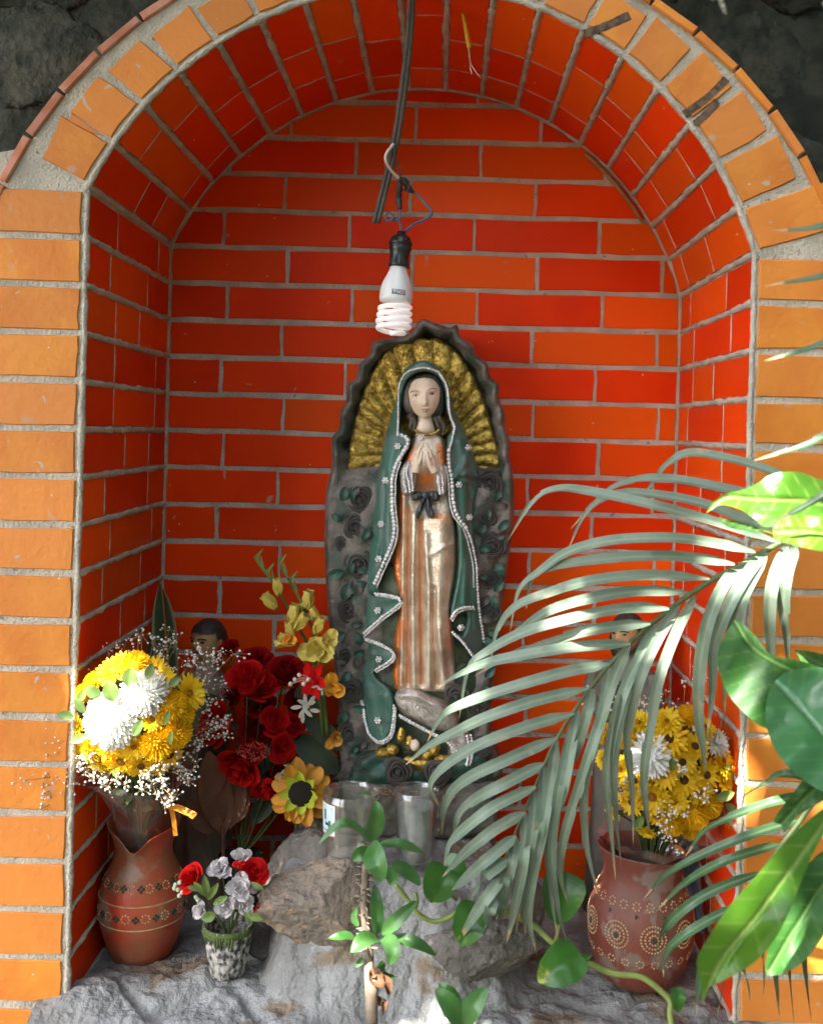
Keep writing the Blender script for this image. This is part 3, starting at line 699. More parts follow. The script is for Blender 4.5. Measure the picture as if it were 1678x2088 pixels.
# ---- joined hands
for sg, tip, mid, wr in ((-1, (862.5, 905), (852, 932), (848, 964)), (1, (868.5, 907), (879, 934), (887, 964))):
    hb = MB()
    for i in range(4):
        dy = .074+.0042*i; ex = (0, 3, 1, -4)[i]
        q = catmull([(mid[0], mid[1]), ((tip[0]+mid[0])/2+sg*2.0, (tip[1]+mid[1])/2-2), (tip[0], tip[1]-ex)], 5)
        V, F = tube(PA(q, YS-dy-.012), np.linspace(4.2, 2.4, len(q))*S(YS), 9); hb.add(V, F)
    q = catmull([(wr[0], wr[1]), (mid[0]+sg*1.0, mid[1]+12), (mid[0], mid[1]), ((tip[0]*.3+mid[0]*.7), tip[1]*.3+mid[1]*.7)], 6)
    V, F = tube(PA(q, YS-.092), np.interp(np.linspace(0, 1, len(q)), [0, .35, .75, 1], [8, 10, 8.5, 5])*S(YS), 12); hb.add(V, F)
    q = catmull([(mid[0]-sg*1, mid[1]+14), (mid[0]-sg*6, mid[1]+2), (mid[0]-sg*8, mid[1]-12)], 5)
    V, F = tube(PA(q, YS-.101), np.linspace(4, 2.6, len(q))*S(YS), 9); hb.add(V, F)
    hb.build('hand', M_SKIN, st)
for o_ in ([(813, 962), (824, 944), (838, 940), (850, 958), (851, 985), (838, 1006), (820, 1006)], [(886, 958), (899, 946), (912, 952), (916, 980), (910, 1010), (893, 1008), (885, 985)]):
    V, F = relief(o_, lambda p, d: fig(p)-.004+.014*rnd(d, 14), YS, 3, YS, smoothn=3); link('sleeve', mesh('sleeve', V, F, M_SILV), st)
for o_ in ([(866, 1006), (850, 1002), (838, 1010), (842, 1022), (856, 1018)], [(866, 1006), (882, 1000), (897, 1008), (893, 1022), (878, 1018)], [(862, 1012), (853, 1030), (846, 1050), (854, 1058), (862, 1036), (868, 1014)], [(867, 1012), (868, 1035), (874, 1056), (886, 1052), (880, 1030), (872, 1012)]):
    V, F = relief(o_, lambda p, d: fig(p)-.002+.009*rnd(d, 7)+.0015*np.sin(p[:, 0]*.8), YS, 2.4, YS-.04, smoothn=3); link('sash_bow', mesh('sash_bow', V, F, M_BOW), st)
V, F = ball(P(867, 1009, YS-.083), 7*S(YS), 9, 12, (1, .8, 1)); link('sash_bow', mesh('sash_bow', V, F, M_BOW), st)
# ---- rhinestone trims
gem = MB(); gV, gF = ball((0, 0, 0), 1, 5, 7)
def beads(line, r, step, lift=.006, jit=.4):
    for q in resample(catmull(line, 6), step):
        d = float(fig(np.array([q]))[0])
        r_ = r*1.22; p = np.array(P(q[0]+random.uniform(-jit, jit), q[1]+random.uniform(-jit, jit), YS-d-lift)); gem.add(gV*r_*S(YS)*random.uniform(.85, 1.1)+p, gF)
hood = [(811, 884), (812, 850), (812, 815), (815, 783), (826, 762), (847, 752), (870, 750), (893, 758), (908, 780), (914, 807), (917, 844), (926, 870), (922, 896), (915, 920), (916, 951), (921, 979), (924, 1022), (932, 1051), (950, 1076), (961, 1105), (971, 1152), (973, 1195), (978, 1251), (987, 1308)]
beads(hood[:8], 2.3, 4.6, .009); beads(hood[7:14], 2.6, 5.2, .008); beads(hood[13:19], 4.0, 8.2, .008); beads(hood[18:], 3.0, 6.2, .008)
beads([(x-7, y+1) for x, y in hood[14:22]], 1.8, 4, .008)
lt = [(812, 886), (826, 890), (832, 903), (822, 922), (810, 942), (802, 965), (799, 994), (800, 1037), (804, 1080), (798, 1112), (781, 1152), (765, 1188), (759, 1206)]
beads(lt, 4.0, 8.0, .009); beads([(x+7, y+1) for x, y in lt[4:]], 1.7, 3.8, .008)
for ln in ([(760, 1210), (790, 1214), (814, 1221), (812, 1234), (780, 1258), (742, 1292)], [(742, 1302), (775, 1314), (800, 1330), (797, 1346), (765, 1367)], [(737, 1430), (744, 1475), (756, 1502), (775, 1513), (795, 1500), (802, 1470), (803, 1440)], [(815, 1460), (844, 1476), (873, 1492), (907, 1509), (930, 1532)], [(962, 1335), (942, 1308), (923, 1290)], [(920, 1262), (930, 1246), (948, 1239), (964, 1238)]):
    beads(ln, 2.8, 5.6, .011); beads([(x+3, y+4) for x, y in ln], 2.0, 4.4, .010)
for ln in ([(833, 944), (829, 965), (834, 985), (836, 1003)], [(841, 944), (840, 970), (842, 1000)], [(899, 953), (902, 975), (903, 1004)], [(893, 960), (895, 985), (897, 1006)], [(826, 955), (823, 980), (828, 1002)]): beads(ln, 2.3, 4.8, .014)
for x, y in ((811, 910), (955, 913), (936, 988), (957, 1055), (777, 1069), (772, 1140), (770, 1245), (772, 1345), (770, 1470), (940, 1280), (786, 980), (860, 893)):
    for k in range(6): beads([(x+5*math.cos(k*1.05), y+5*math.sin(k*1.05)), (x+5*math.cos(k*1.05)+.1, y+5*math.sin(k*1.05))], 2.1, 9, .010)
    beads([(x, y), (x+.1, y)], 2.6, 9, .012)
for a in ([(960, 1500), (964, 1530), (958, 1560)], [(953, 1502), (956, 1530), (952, 1560)]): beads(a, 3, 6, .02)
tag(gem.build('rhinestone_trim', M_GEM, cloak), kind='stuff')
# ---- plaster roses and leaves on the shell
def rose_relief():
    mb = MB()
    for k in range(4):
        r = (1, .74, .48, .24)[k]; n = 26; V = []
        for i in range(n):
            a = 2*math.pi*i/n; rr = r*(1+.10*math.sin(a*(3 if k < 2 else 2)+k*1.3))
            for q, h in ((1.0, .05+.10*k), (.94, .24+.12*k), (.80, .28+.12*k), (.66, .10+.12*k)): V.append((rr*q*math.cos(a), rr*q*math.sin(a), h))
        F = []
        for i in range(n):
            for j in range(3): F.append((i*4+j, ((i+1) % n)*4+j, ((i+1) % n)*4+j+1, i*4+j+1))
        mb.add(V, F)
    V, F = ball((0, 0, .45), .2, 7, 10); mb.add(V, F)
    return mb.me('plaster_rose', M_DROSE)
rme = rose_relief()
sh_d = lambda x, y: float(shell_depth(np.array([[x, y]], float), dseg(np.array([[x, y]], float), so_, True))[0])
for x, y, r, ex in ((735, 1020, 23, 0), (726, 1074, 21, 0), (732, 1149, 25, 0), (700, 1108, 15, 0), (712, 1245, 20, 0), (706, 1337, 19, 0), (716, 1409, 20, .01), (712, 1495, 20, 0), (812, 1572, 23, .038), (893, 1576, 23, .038), (745, 1560, 19, .02), (997, 985, 24, 0), (990, 1051, 19, 0), (1004, 1112, 23, 0), (998, 1180, 18, 0), (1000, 1251, 19, 0), (930, 1420, 21, .045), (974, 1446, 17, .02), (985, 1520, 18, .02), (972, 1590, 18, .03)):
    d = sh_d(x, y)+ex; r *= 1.22
    link('plaster_rose', rme, st, Matrix.Translation(P(x, y, YS-d+.004)) @ Matrix.Rotation(R(90), 4, 'X') @ Matrix.Rotation(random.uniform(0, 6), 4, 'Z') @ Matrix.Diagonal((r*S(YS), r*S(YS), r*S(YS)*1.0, 1)))
for x, y, a, L, wd, ex in ((700, 1165, 200, 34, 22, 0), (712, 1190, 250, 36, 24, 0), (752, 1190, 300, 30, 20, .01), (700, 1060, 160, 26, 18, 0), (740, 1100, 60, 24, 16, 0), (702, 1290, 220, 32, 20, 0), (726, 1290, 300, 30, 18, 0), (712, 1370, 240, 28, 18, 0), (705, 1450, 250, 28, 18, 0), (1016, 1080, 40, 28, 18, 0), (1012, 1150, 300, 30, 20, 0), (975, 1085, 120, 26, 16, 0), (1005, 1215, 280, 30, 18, 0), (990, 1300, 300, 30, 18, 0), (990, 1400, 290, 30, 18, 0), (955, 1400, 200, 28, 18, .03), (1010, 1020, 60, 24, 14, 0)):
    ca, sa = math.cos(R(a)), -math.sin(R(a)); d0 = sh_d(x, y)+ex
    path = [P(x+ca*L*t, y+sa*L*t, YS-d0-.006*math.sin(t*3)-.003) for t in np.linspace(0, 1, 9)]
    V, F, A = leaf(path, wd*S(YS), (0, -1, 0), 3, .35); link('plaster_leaf', mesh('plaster_leaf', V, F, M_DLEAF), st)

rl = random.Random(5)
for k in range(46):                                     # smaller leaves crowding between the roses
    lft = k % 2 == 0; y = rl.uniform(1000, 1560); x = rl.uniform(690, 742) if lft else rl.uniform(980, 1028); x = min(x, float(np.interp(y, [1000, 1150, 1380, 1560], [1030, 1022, 998, 990])))
    a = rl.uniform(0, 360); L = rl.uniform(20, 32); ca, sa = math.cos(R(a)), math.sin(R(a)); d0 = sh_d(x, y)
    path = [P(x+ca*L*(t-.5), y+sa*L*(t-.5), YS-d0-.005*math.sin(t*3)-.001) for t in np.linspace(0, 1, 8)]
    V, F, A = leaf(path, L*.62*S(YS), (0, -1, 0), 3, .4); link('plaster_leaf', mesh('plaster_leaf', V, F, M_DLEAF if k % 3 else M_DROSE), st)
# ================================================================== HANGING LAMP
M_CABLE = mat('grey twin cable', (.105, .095, .085), (.075, .068, .06), 60, .6)
M_WIREW = mat('white wire', (.62, .60, .56), rough=.5)
M_WIREB = mat('blue wire', (.05, .13, .22), (.04, .09, .15), 90, .45)
M_TAPEB = mat('black insulating tape', (.022, .023, .025), (.045, .045, .048), 120, .42, bump=.001, bscale=240)
M_SOCK = mat('black socket plastic', (.014, .015, .016), (.03, .03, .03), 80, .3, c3=(.10, .10, .10), s3=90, t3=.68, rv=.1)
M_BALL = mat('white ballast plastic', (.74, .76, .75), (.68, .70, .69), 20, .35)
M_TUBE = mat('phosphor white tube', (.80, .76, .75), rough=.25, spec=.6, emit=(1, .93, .90, .04))
M_INK = mat('black print', (.02, .02, .025), rough=.6)
M_YELW = mat('yellow wire', (.62, .36, .02), rough=.45)
M_COPP = mat('tinned copper strands', (.45, .36, .30), rough=.4, metal=.8)
YLp = .15
lamp = empty('hanging_lamp', P(815, 475, YLp), 'spiral energy-saving lamp in black socket hanging from a grey cable', 'lamp')
def wire(name, pts, r, m, par, n=8, sub=6):
    q = catmull([tuple(P(*p)) for p in pts], sub); return link(name, mesh(name, *tube(q, r*S(YLp) if np.isscalar(r) else np.array(r)*S(YLp), n), m), par)
for dx in (-4, 4):
    wire('cable', [(842+dx*.7, -90, -.016), (840+dx*.7, -30, -.03), (836+dx*.8, 60, .02), (824+dx, 170, .07), (806+dx, 290, .115), (786+dx, 375, .145), (766+dx*1.1, 455, .16)], 4.8, M_CABLE, lamp)
wire('white_wire', [(803, 292, .11), (788, 312, .112), (787, 328, .112), (797, 346, .125), (813, 362, YLp-.012)], 3.0, M_WIREW, lamp)
wire('grey_wire', [(803, 295, .11), (806, 320, .12), (815, 350, .14), (815, 372, .14)], 2.4, M_CABLE, lamp)
wire('blue_wire', [(842, 388, YLp), (862, 408, YLp), (880, 430, YLp-.005), (872, 444, YLp), (845, 456, YLp), (826, 472, YLp)], 2.7, M_WIREB, lamp)
wire('blue_wire', [(815, 425, YLp), (816, 440, YLp), (815, 448, YLp)], 2.2, M_WIREB, lamp)
q = [(818, 474, YLp), (817, 458, YLp), (812, 450, YLp), (803, 447, YLp)]+[(794+8*math.cos(a), 442+8*math.sin(a), YLp-.003) for a in np.linspace(.8, 6.8, 9)]+[(806, 445, YLp), (814, 449, YLp)]
wire('blue_wire', q, 2.2, M_WIREB, lamp, sub=4)
for pts, rr_ in (([(813, 366, .14), (815, 382, .142), (813, 402, YLp), (816, 426, YLp)], (3, 5, 6.5, 6, 6.5, 6, 4.5)), ([(813, 362, YLp-.012), (826, 370, .145), (834, 384, .148), (843, 392, YLp)], (3, 6.5, 7.5, 6, 7, 5, 3))):
    q = catmull([tuple(P(*p)) for p in pts], 6); rad = np.interp(np.linspace(0, 1, len(q)), np.linspace(0, 1, 7), rr_)*S(YLp)*(1+.12*np.sin(np.arange(len(q))*1.9))
    link('taped_joint', mesh('taped_joint', *tube(q, rad, 10), M_TAPEB), lamp)
V, F, A = leaf([P(832, 380, .14), P(828, 388, .136), P(824, 386, .134)], 9*S(YLp), (0, -1, 0), 2, .2, lambda t: .9); link('taped_joint', mesh('taped_joint', V, F, M_TAPEB), lamp)
# socket + bulb along a slightly tilted axis
ax0, ax1 = P(819, 472, YLp), P(800, 690, YLp-.012)
axd = (ax1-ax0).normalized(); LB = (ax1-ax0).length
MX = Matrix.Translation(ax0) @ axd.to_track_quat('Z', 'X').to_matrix().to_4x4()
u = S(YLp)
def lobj(name, prof, m, n=36, fn=None, par=lamp, **k): return link(name, mesh(name, *lathe([(r*u, z*u) for r, z in prof], n, fn=fn, **k), m), par, MX)
sk = lobj('socket', [(1, 0), (9, 0), (9.5, 6), (11, 7), (18, 11), (22.5, 18), (23.5, 24), (23.5, 30), (22.5, 31), (23.2, 33), (22, 40), (20.5, 45), (20, 52), (20.5, 62), (21.5, 70), (21.5, 74), (19, 75), (17, 74)], M_SOCK)
V, F = lathe([(23.4*u, 22*u), (24.1*u, 22.5*u), (24.1*u, 28*u), (23.4*u, 28.5*u)], 72, fn=lambda r, z, a: (r*(1+.012*math.cos(36*a)), z)); link('knurled_ring', mesh('knurled_ring', V, F, M_SOCK), sk, MX)
bal = lobj('lamp_base', [(17, 72), (17.5, 78), (18, 80), (21, 88), (26, 99), (30.5, 110), (33, 122), (33.8, 134), (33.4, 142), (31.5, 146), (24, 148), (3, 148)], M_BALL)
# spiral
tp = []
turns = 4.6
for t in np.linspace(0, 1, 190):
    a = t*turns*2*math.pi+2.2; rr_ = ip(t, [0, .06, .6, .82, .93, 1], [16, 30, 32.5, 31, 22, 9]); z = ip(t, [0, 1], [151, 212])
    tp.append((rr_*math.cos(a)*u, rr_*math.sin(a)*u, z*u))
tp = [(tp[0][0]*.9, tp[0][1]*.9, 143*u)]+tp
link('spiral_tube', mesh('spiral_tube', *tube(tp, 5.2*u, 12), M_TUBE), lamp, MX)
# printed mark, upside down as in the photo, wrapped on the base
me = text_mesh('NOM', 11*u, M_INK, .00005)
co = np.array([v.co for v in me.vertices]); cx_ = (co[:, 0].min()+co[:, 0].max())/2
def wrap(c):
    out = []
    for x, y, z in c:
        zz = 133.5*u-(y-3.3*u)*-1; r_ = 34.3*u+z; 
        ang = -(x)/(34*u); out.append((ang, zz, r_))
    return out
tocam = MX.inverted() @ Vector((0, CAM_Y, CAM_Z)); a_c = math.atan2(tocam.y, tocam.x)
right_l = (MX.inverted().to_3x3() @ Vector((1, 0, 0)))
sgn = 1 if (Vector((-math.sin(a_c), math.cos(a_c), 0)).dot(right_l)) > 0 else -1
def lab(x, y, z):                                        # x to photo-right on the bulb, y down the axis
    ang = a_c+sgn*(x/(34*u)+.14); return (ang, y, z)
def place_lab(pts, extra=0):
    V = []
    for x, y in pts:
        ang, yy, _ = lab(x, y, 0); r_ = np.interp(yy/u, [110, 122, 134, 142], [30.5, 33, 33.8, 33.4])*u+.0004+extra; V.append((r_*math.cos(ang), r_*math.sin(ang), yy))
    return V
V = place_lab([(-(x-cx_), 131*u+(y-3.3*u)) for x, y, z in co], .0001)
link('printed_mark', mesh('printed_mark', V, [tuple(p.vertices) for p in me.polygons], M_INK, False), bal, MX)
fw = (co[:, 0].max()-co[:, 0].min())/2+1.5*u; mb = MB()
for (x0, y0, x1, y1) in ((-fw, 126*u, fw, 126.9*u), (-fw, 135*u, fw, 135.9*u), (-fw, 126*u, -fw+.9*u, 135.9*u), (fw-.9*u, 126*u, fw, 135.9*u)):
    n = 8; V = place_lab([(x0+(x1-x0)*i/(n-1), y0) for i in range(n)]+[(x0+(x1-x0)*i/(n-1), y1) for i in range(n)]); mb.add(V, grid_faces(2, n))
mb.build('printed_mark', M_INK, bal, False, MX)
# loose yellow wire from the vault
yw = empty('loose_wire', P(945, 20, .08), 'yellow wire with bare strands dangling from the vault', 'wire')
wire('insulation', [(938, -8, .088), (941, 10, .086), (947, 40, .08), (952, 70, .078), (957, 97, .078)], (4.6,)*25, M_YELW, yw)
for pts in ([(956, 95, .078), (956, 112, .078), (962, 132, .076), (970, 145, .075), (980, 158, .075)], [(957, 95, .078), (958, 112, .076), (958, 130, .075), (962, 151, .075)]): wire('bare_strand', pts, 1.1, M_COPP, yw, 6)
# tan spotted strip wedged along the right of the back arch
M_STRIP = mat('tan dried strip', (.36, .20, .07), (.27, .14, .05), 60, .7); M_SPOT = mat('dark spots', (.03, .02, .012), rough=.8)
q = catmull([(1216, 285), (1245, 303), (1270, 333), (1295, 372), (1315, 405), (1333, 440)], 6); q3 = PA(q, YB-.007)
for p_ in q3:
    d_ = np.array((p_[0]-AC.x, p_[2]-AC.y)); l_ = np.linalg.norm(d_); d_ *= min(1, .447/l_); p_[0], p_[2] = AC.x+d_[0], AC.y+d_[1]
stp = link('spotted_strip', mesh('spotted_strip', *tube(q3, np.interp(np.linspace(0, 1, len(q)), [0, .06, .9, 1], [2, 6.5, 6, 4])*S(YB), 10, squash=.6), M_STRIP)); tag(stp, 'tan strip with dark spots wedged along the arch joint', 'strip')
for i in range(3, len(q3)-2, 3): link('spot', mesh('spot', *ball(q3[i]+np.array((0, -.0033, 0)), 2.1*S(YB), 6, 8, (1, .5, 1)), M_SPOT), stp)
# ================================================================== VESSELS
M_TERRA = mat('worn terracotta', (.30, .105, .050), (.44, .050, .018), 13, .45, bump=.0012, bscale=110, c3=(.30, .19, .13), s3=18, t3=.56, rv=.15)
M_TERRB = mat('burnished brown clay', (.155, .068, .045), (.19, .045, .028), 11, .55, bump=.0012, bscale=110, c3=(.20, .14, .115), s3=22, t3=.54, rv=.15)
M_CREAM = mat('cream slip paint', (.50, .37, .20), (.40, .27, .13), 100, .6); M_DGRN = mat('dark green slip paint', (.045, .055, .035), rough=.6)
M_ASH = mat('mottled concrete', (.50, .48, .44), (.035, .035, .033), 120, .85, bump=.002, bscale=260); M_MOSS = mat('mossy rim', (.085, .12, .025), (.05, .08, .02), 90, .85, bump=.001, bscale=300)
M_GLASS = glass_mat('dusty clear glass', dust=.07); M_DGLASS = mat('dark brown glass', (.045, .035, .022), (.03, .025, .02), 30, .22, spec=.5)
M_WAX = mat('milky candle wax', (.46, .54, .57), (.27, .33, .36), 22, .4, alpha=.62); M_WAXG = mat('grey candle dregs', (.36, .34, .31), (.22, .20, .17), 40, .7, bump=.002, bscale=120)
def vessel(name, label, cat, px, Y, prof, m, n=48, fn=None, group=None, zb=None):
    """prof: (half width px, photo y px), outside from foot to lip and down the inside"""
    c = P(px, prof[0][1], Y); u = S(Y)
    z0 = c.z if zb is None else zb; o = empty(name, (c.x, Y, z0), label, cat, group)
    pr = [(r*u, z0+(prof[0][1]-y)*u) for r, y in prof]
    V, F = lathe([(.001, pr[0][1])]+pr, n, (c.x, Y, 0), fn=fn)
    b = link('body', mesh('body', V, F, m), o)
    rz = sorted([(z, r) for r, z in pr[:next((i for i in range(1, len(pr)) if pr[i][1] < pr[i-1][1]-1e-5), len(pr))]])
    def surf(a, z, lift=0.):
        r = np.interp(z, [q[0] for q in rz], [q[1] for q in rz])+lift; return np.array((c.x+r*math.cos(a), Y+r*math.sin(a), z))
    return o, b, surf, c, z0
# --- left vase
YV1 = .13; cen1 = P(288, 1945, YV1); zb1 = LZ(cen1.x, YV1)+.001
pv = [(52, 1945), (58, 1943), (70, 1918), (82, 1880), (88, 1845), (87, 1818), (80, 1790), (68, 1762), (59, 1742), (57, 1726), (62, 1706), (70, 1688), (75, 1678), (76, 1675), (73, 1675), (68, 1690), (58, 1708), (53, 1728), (56, 1745), (66, 1768), (74, 1800)]
zl = zb1+(1945-1676)*S(YV1)
def lip(r, z, a):
    k = max(0, (z-(zl-.045))/.045); d = (a-R(270)+math.pi) % (2*math.pi)-math.pi
    return r*(1+.05*k*math.cos(2*(a-R(270)))), z-.020*k*math.exp(-(d/.30)**2)+.004*k*math.cos(2*a)
vase1, vb, sf, c1_, z1_ = vessel('clay_vase', 'terracotta jug with pinched lip and painted cream flower band', 'vase', 288, YV1, pv, M_TERRA, 64, lip, zb=zb1)
zy = lambda y: z1_+(1945-y)*S(YV1)
for y in (1812, 1858):
    V, F = tube([sf(a, zy(y), .0002) for a in np.linspace(0, 2*math.pi, 80)], .0011, 6); link('painted_line', mesh('painted_line', V, F, M_CREAM), vb)
def dots(par, name, sf, zc, a0, ring, r, m, n, u):
    mb = MB()
    for k in range(n):
        a = 2*math.pi*k/n; p = sf(a0+ring*u*math.cos(a)/np.linalg.norm(sf(a0, zc)[:2]-np.array((sf(a0, zc)[0]*0+CC[0], CC[1]))), zc+ring*u*math.sin(a), -.0003); mb.add(*ball(p, r*u, 5, 7))
    mb.build(name, m, par)
CC = (c1_.x, YV1); u1 = S(YV1)
for i in range(14):
    a = i*2*math.pi/14+.12
    dots(vb, 'painted_flower', sf, zy(1835), a, 8, 2.3, M_CREAM, 8, u1); dots(vb, 'painted_leaf', sf, zy(1836), a+.225, 4.5, 3.4, M_DGRN, 4, u1)
    if i % 2 == 0 or True: dots(vb, 'painted_flower', sf, zy(1781), a+.1, 7, 2.1, M_CREAM, 8, u1); dots(vb, 'painted_leaf', sf, zy(1781), a+.325, 4.5, 3.2, M_DGRN, 4, u1)
# --- right vase
YV2 = .10; cen2 = P(1303, 1990, YV2); zb2 = LZ(cen2.x, YV2)+.001
pv2 = [(68, 1990), (78, 1984), (95, 1950), (106, 1905), (108, 1870), (102, 1838), (90, 1808), (78, 1785), (76, 1768), (80, 1748), (87, 1732), (88, 1728), (84, 1729), (76, 1748), (71, 1768), (73, 1786), (85, 1810), (96, 1850)]
def lip2(r, z, a):
    k = max(0, (z-(zb2+(1990-1775)*S(YV2)))/.03); k = min(1.2, k); return r*(1+.04*k*math.cos(2*(a-R(180)))), z+.005*k*math.cos(a-R(180))
vase2, vb2, sf2, c2_, z2_ = vessel('clay_vase', 'rounded brown clay vase covered with rings of cream dots', 'vase', 1303, YV2, pv2, M_TERRB, 64, lip2, zb=zb2)
zy2 = lambda y: z2_+(1990-y)*S(YV2); CC = (c2_.x, YV2); u2 = S(YV2)
for i in range(9):
    a = R(270)+i*2*math.pi/9+.05
    for rg, n in ((9, 10), (17, 18), (25, 26)): dots(vb2, 'painted_ring', sf2, zy2(1868), a, rg, 2.2, M_CREAM, n, u2)
    dots(vb2, 'painted_dot', sf2, zy2(1868), a, 3, 3.2, M_DGRN, 4, u2)
for i in range(22):
    a = R(270)+i*2*math.pi/22
    dots(vb2, 'painted_ring', sf2, zy2(1812), a, 7, 2.1, M_CREAM, 7, u2); dots(vb2, 'painted_ring', sf2, zy2(1918), a+.1, 7, 2.1, M_CREAM, 7, u2)
    if i % 2: dots(vb2, 'painted_dot', sf2, zy2(1829), a, 2, 2.4, M_DGRN, 3, u2)
# --- little ribbed pot
YV3 = .055; cen3 = P(464, 1968, YV3); zb3 = LZ(cen3.x, YV3)-.001
pv3 = [(30, 1968), (34, 1966), (40, 1930), (46, 1895), (49, 1876), (50.5, 1875), (51, 1866), (49, 1865), (46, 1868), (44, 1880)]
pot, pb, sf3, c3_, z3_ = vessel('ribbed_pot', 'small mottled concrete pot with vertical ribs and mossy rim', 'pot', 464, YV3, pv3, M_ASH, 96, lambda r, z, a: (r*(1+.022*math.cos(24*a)), z), zb=zb3)
V, F = lathe([(49.6*S(YV3), z3_+(1968-1880)*S(YV3)), (51.8*S(YV3), z3_+(1968-1876)*S(YV3)), (52*S(YV3), z3_+(1968-1866)*S(YV3)), (48*S(YV3), z3_+(1968-1864.5)*S(YV3))], 60, (c3_.x, YV3, 0)); link('rim', mesh('rim', V, F, M_MOSS), pb)
mb = MB()
for k in range(15):
    a = R(200)+k*.11+random.uniform(-.03, .03); h = random.uniform(10, 34)
    mb.add(*tube([sf3(a, z3_+(1968-1872)*S(YV3), .0006), sf3(a, z3_+(1968-1872-h*.5)*S(YV3), .0008), sf3(a, z3_+(1968-1872-h)*S(YV3), 0)], [.0022, .0018, .0006], 6))
mb.build('moss_runs', M_MOSS, pb)
# --- candle glasses
def glass(name, label, px, Y, ytop, ybot, rt, rb, wall, zb):
    u = S(Y); c = P(px, ybot, Y); H = (ybot-ytop)*u; o = empty(name, (c.x, Y, zb), label, 'candle glass')
    pr = [(.0005, 0), (rb*u*.96, 0), (rb*u, .002)]+[((rb+(rt-rb)*t)*u, .002+(H-.002)*t) for t in np.linspace(.1, 1, 6)]
    pr += [((rt-wall*.5)*u, H+.0008), ((rt-wall)*u, H)]+[((rb+(rt-rb)*t-wall)*u, .008+(H-.008)*t) for t in np.linspace(.9, .03, 6)]+[(.0005, .008)]
    V, F = lathe(pr, 48, (c.x, Y, zb)); link('glass_wall', mesh('glass_wall', V, F, M_GLASS), o); return o, c, u, H
YG1 = .085; cg = P(714, 1752, YG1); zg1 = LZ(cg.x, YG1)+.001
g1, cg1, ug, Hg = glass('candle_glass', 'empty dusty glass candle jar with a pale label on its side', 714, YG1, 1590, 1752, 58, 53, 3, zg1)
V, F = lathe([(.0005, .0085), (48*ug, .0085), (48.5*ug, .018), (40*ug, .022), (15*ug, .019), (.0005, .020)], 40, (cg1.x, YG1, zg1)); link('wax_dregs', mesh('wax_dregs', V, F, M_WAXG), g1)
M_LAB = mat('pale blue label', (.55, .68, .70), (.44, .58, .62), 90, .5); M_LABW = mat('white label edge', (.76, .76, .74), rough=.5); M_LABG = mat('green label print', (.03, .17, .13), rough=.5); M_LABR = mat('pink label edge', (.55, .25, .22), rough=.5)
def label_patch(name, a0, a1, y0, y1, m, lift, par=g1):
    n = 12; V = []
    for t in (0, 1):
        for i in range(n):
            a = a0+(a1-a0)*i/(n-1); yy = y0+(y1-y0)*t; tt = (1752-yy)/(1752-1590); r = (53+5*tt)*ug+lift; V.append((cg1.x+r*math.cos(a), YG1+r*math.sin(a), zg1+(1752-yy)*ug))
    link(name, mesh(name, V, grid_faces(2, n), m), par)
label_patch('label', R(192), R(240), 1606, 1668, M_LABW, .0006); label_patch('label_field', R(193), R(236), 1609, 1664, M_LAB, .0009)
label_patch('label_print', R(208), R(215), 1618, 1638, M_LABG, .0012); label_patch('label_print', R(222), R(230), 1638, 1652, M_LABG, .0012); label_patch('label_print', R(212), R(222), 1643, 1649, M_INK, .0012); label_patch('label_print', R(194), R(233), 1658, 1660, M_LABG, .0012); label_patch('label_edge', R(193), R(240), 1666, 1669, M_LABR, .0008)
YG2 = .10; cg = P(846, 1772, YG2); zg2 = LZ(cg.x, YG2)+.001
g2, cg2, ug2, Hg2 = glass('candle_glass', 'tapered clear tumbler filled with milky white candle wax', 846, YG2, 1618, 1772, 45, 35, 2.4, zg2)
V, F = lathe([(.0005, .0085), (31.5*ug2, .0085), (39.5*ug2, Hg2*.78), (36*ug2, Hg2*.795), (.0005, Hg2*.775)], 40, (cg2.x, YG2, zg2)); link('wax', mesh('wax', V, F, M_WAX), g2)
# --- dark glass vase in the corner
YD = .25; cdv = P(490, 1800, YD); zd = LZ(cdv.x, YD)
dv, db, sfd, cD, zD = vessel('glass_vase', 'dark flared glass vase half hidden in the shadowed corner', 'vase', 490, YD, [(30, 1810), (34, 1806), (32, 1770), (33, 1735), (40, 1700), (46, 1676), (45, 1674), (42, 1678), (36, 1702), (29, 1740), (28, 1780)], M_DGLASS, 40, zb=zd)
# --- bluish plastic strip beside the right vase
M_PLAST = mat('bluish plastic film', (.20, .24, .33), (.14, .165, .24), 30, .3, spec=.6)
q = catmull([(1402, 1715), (1408, 1770), (1418, 1840), (1426, 1898)], 6); p3 = PA(q, .16)
V = []
for i, p in enumerate(p3):
    t = i/(len(p3)-1); hw = (18-8*t)*S(.16)
    for k in range(7):
        x = -1+k/3; V.append(p+np.array((hw*x, .012*math.cos(x*2.2+t*2)+.005*math.sin(x*5+t*4), 0)))
V2 = [np.array(v)+np.array((0, .002, 0)) for v in V]; n = len(V); F = grid_faces(len(p3), 7); F = [f for f in F]+[tuple(i+n for i in f[::-1]) for f in F]
tag(link('plastic_sheet', mesh('plastic_sheet', V+V2, F, M_PLAST)), 'folded strip of bluish plastic film behind the dotted vase', 'plastic sheet')
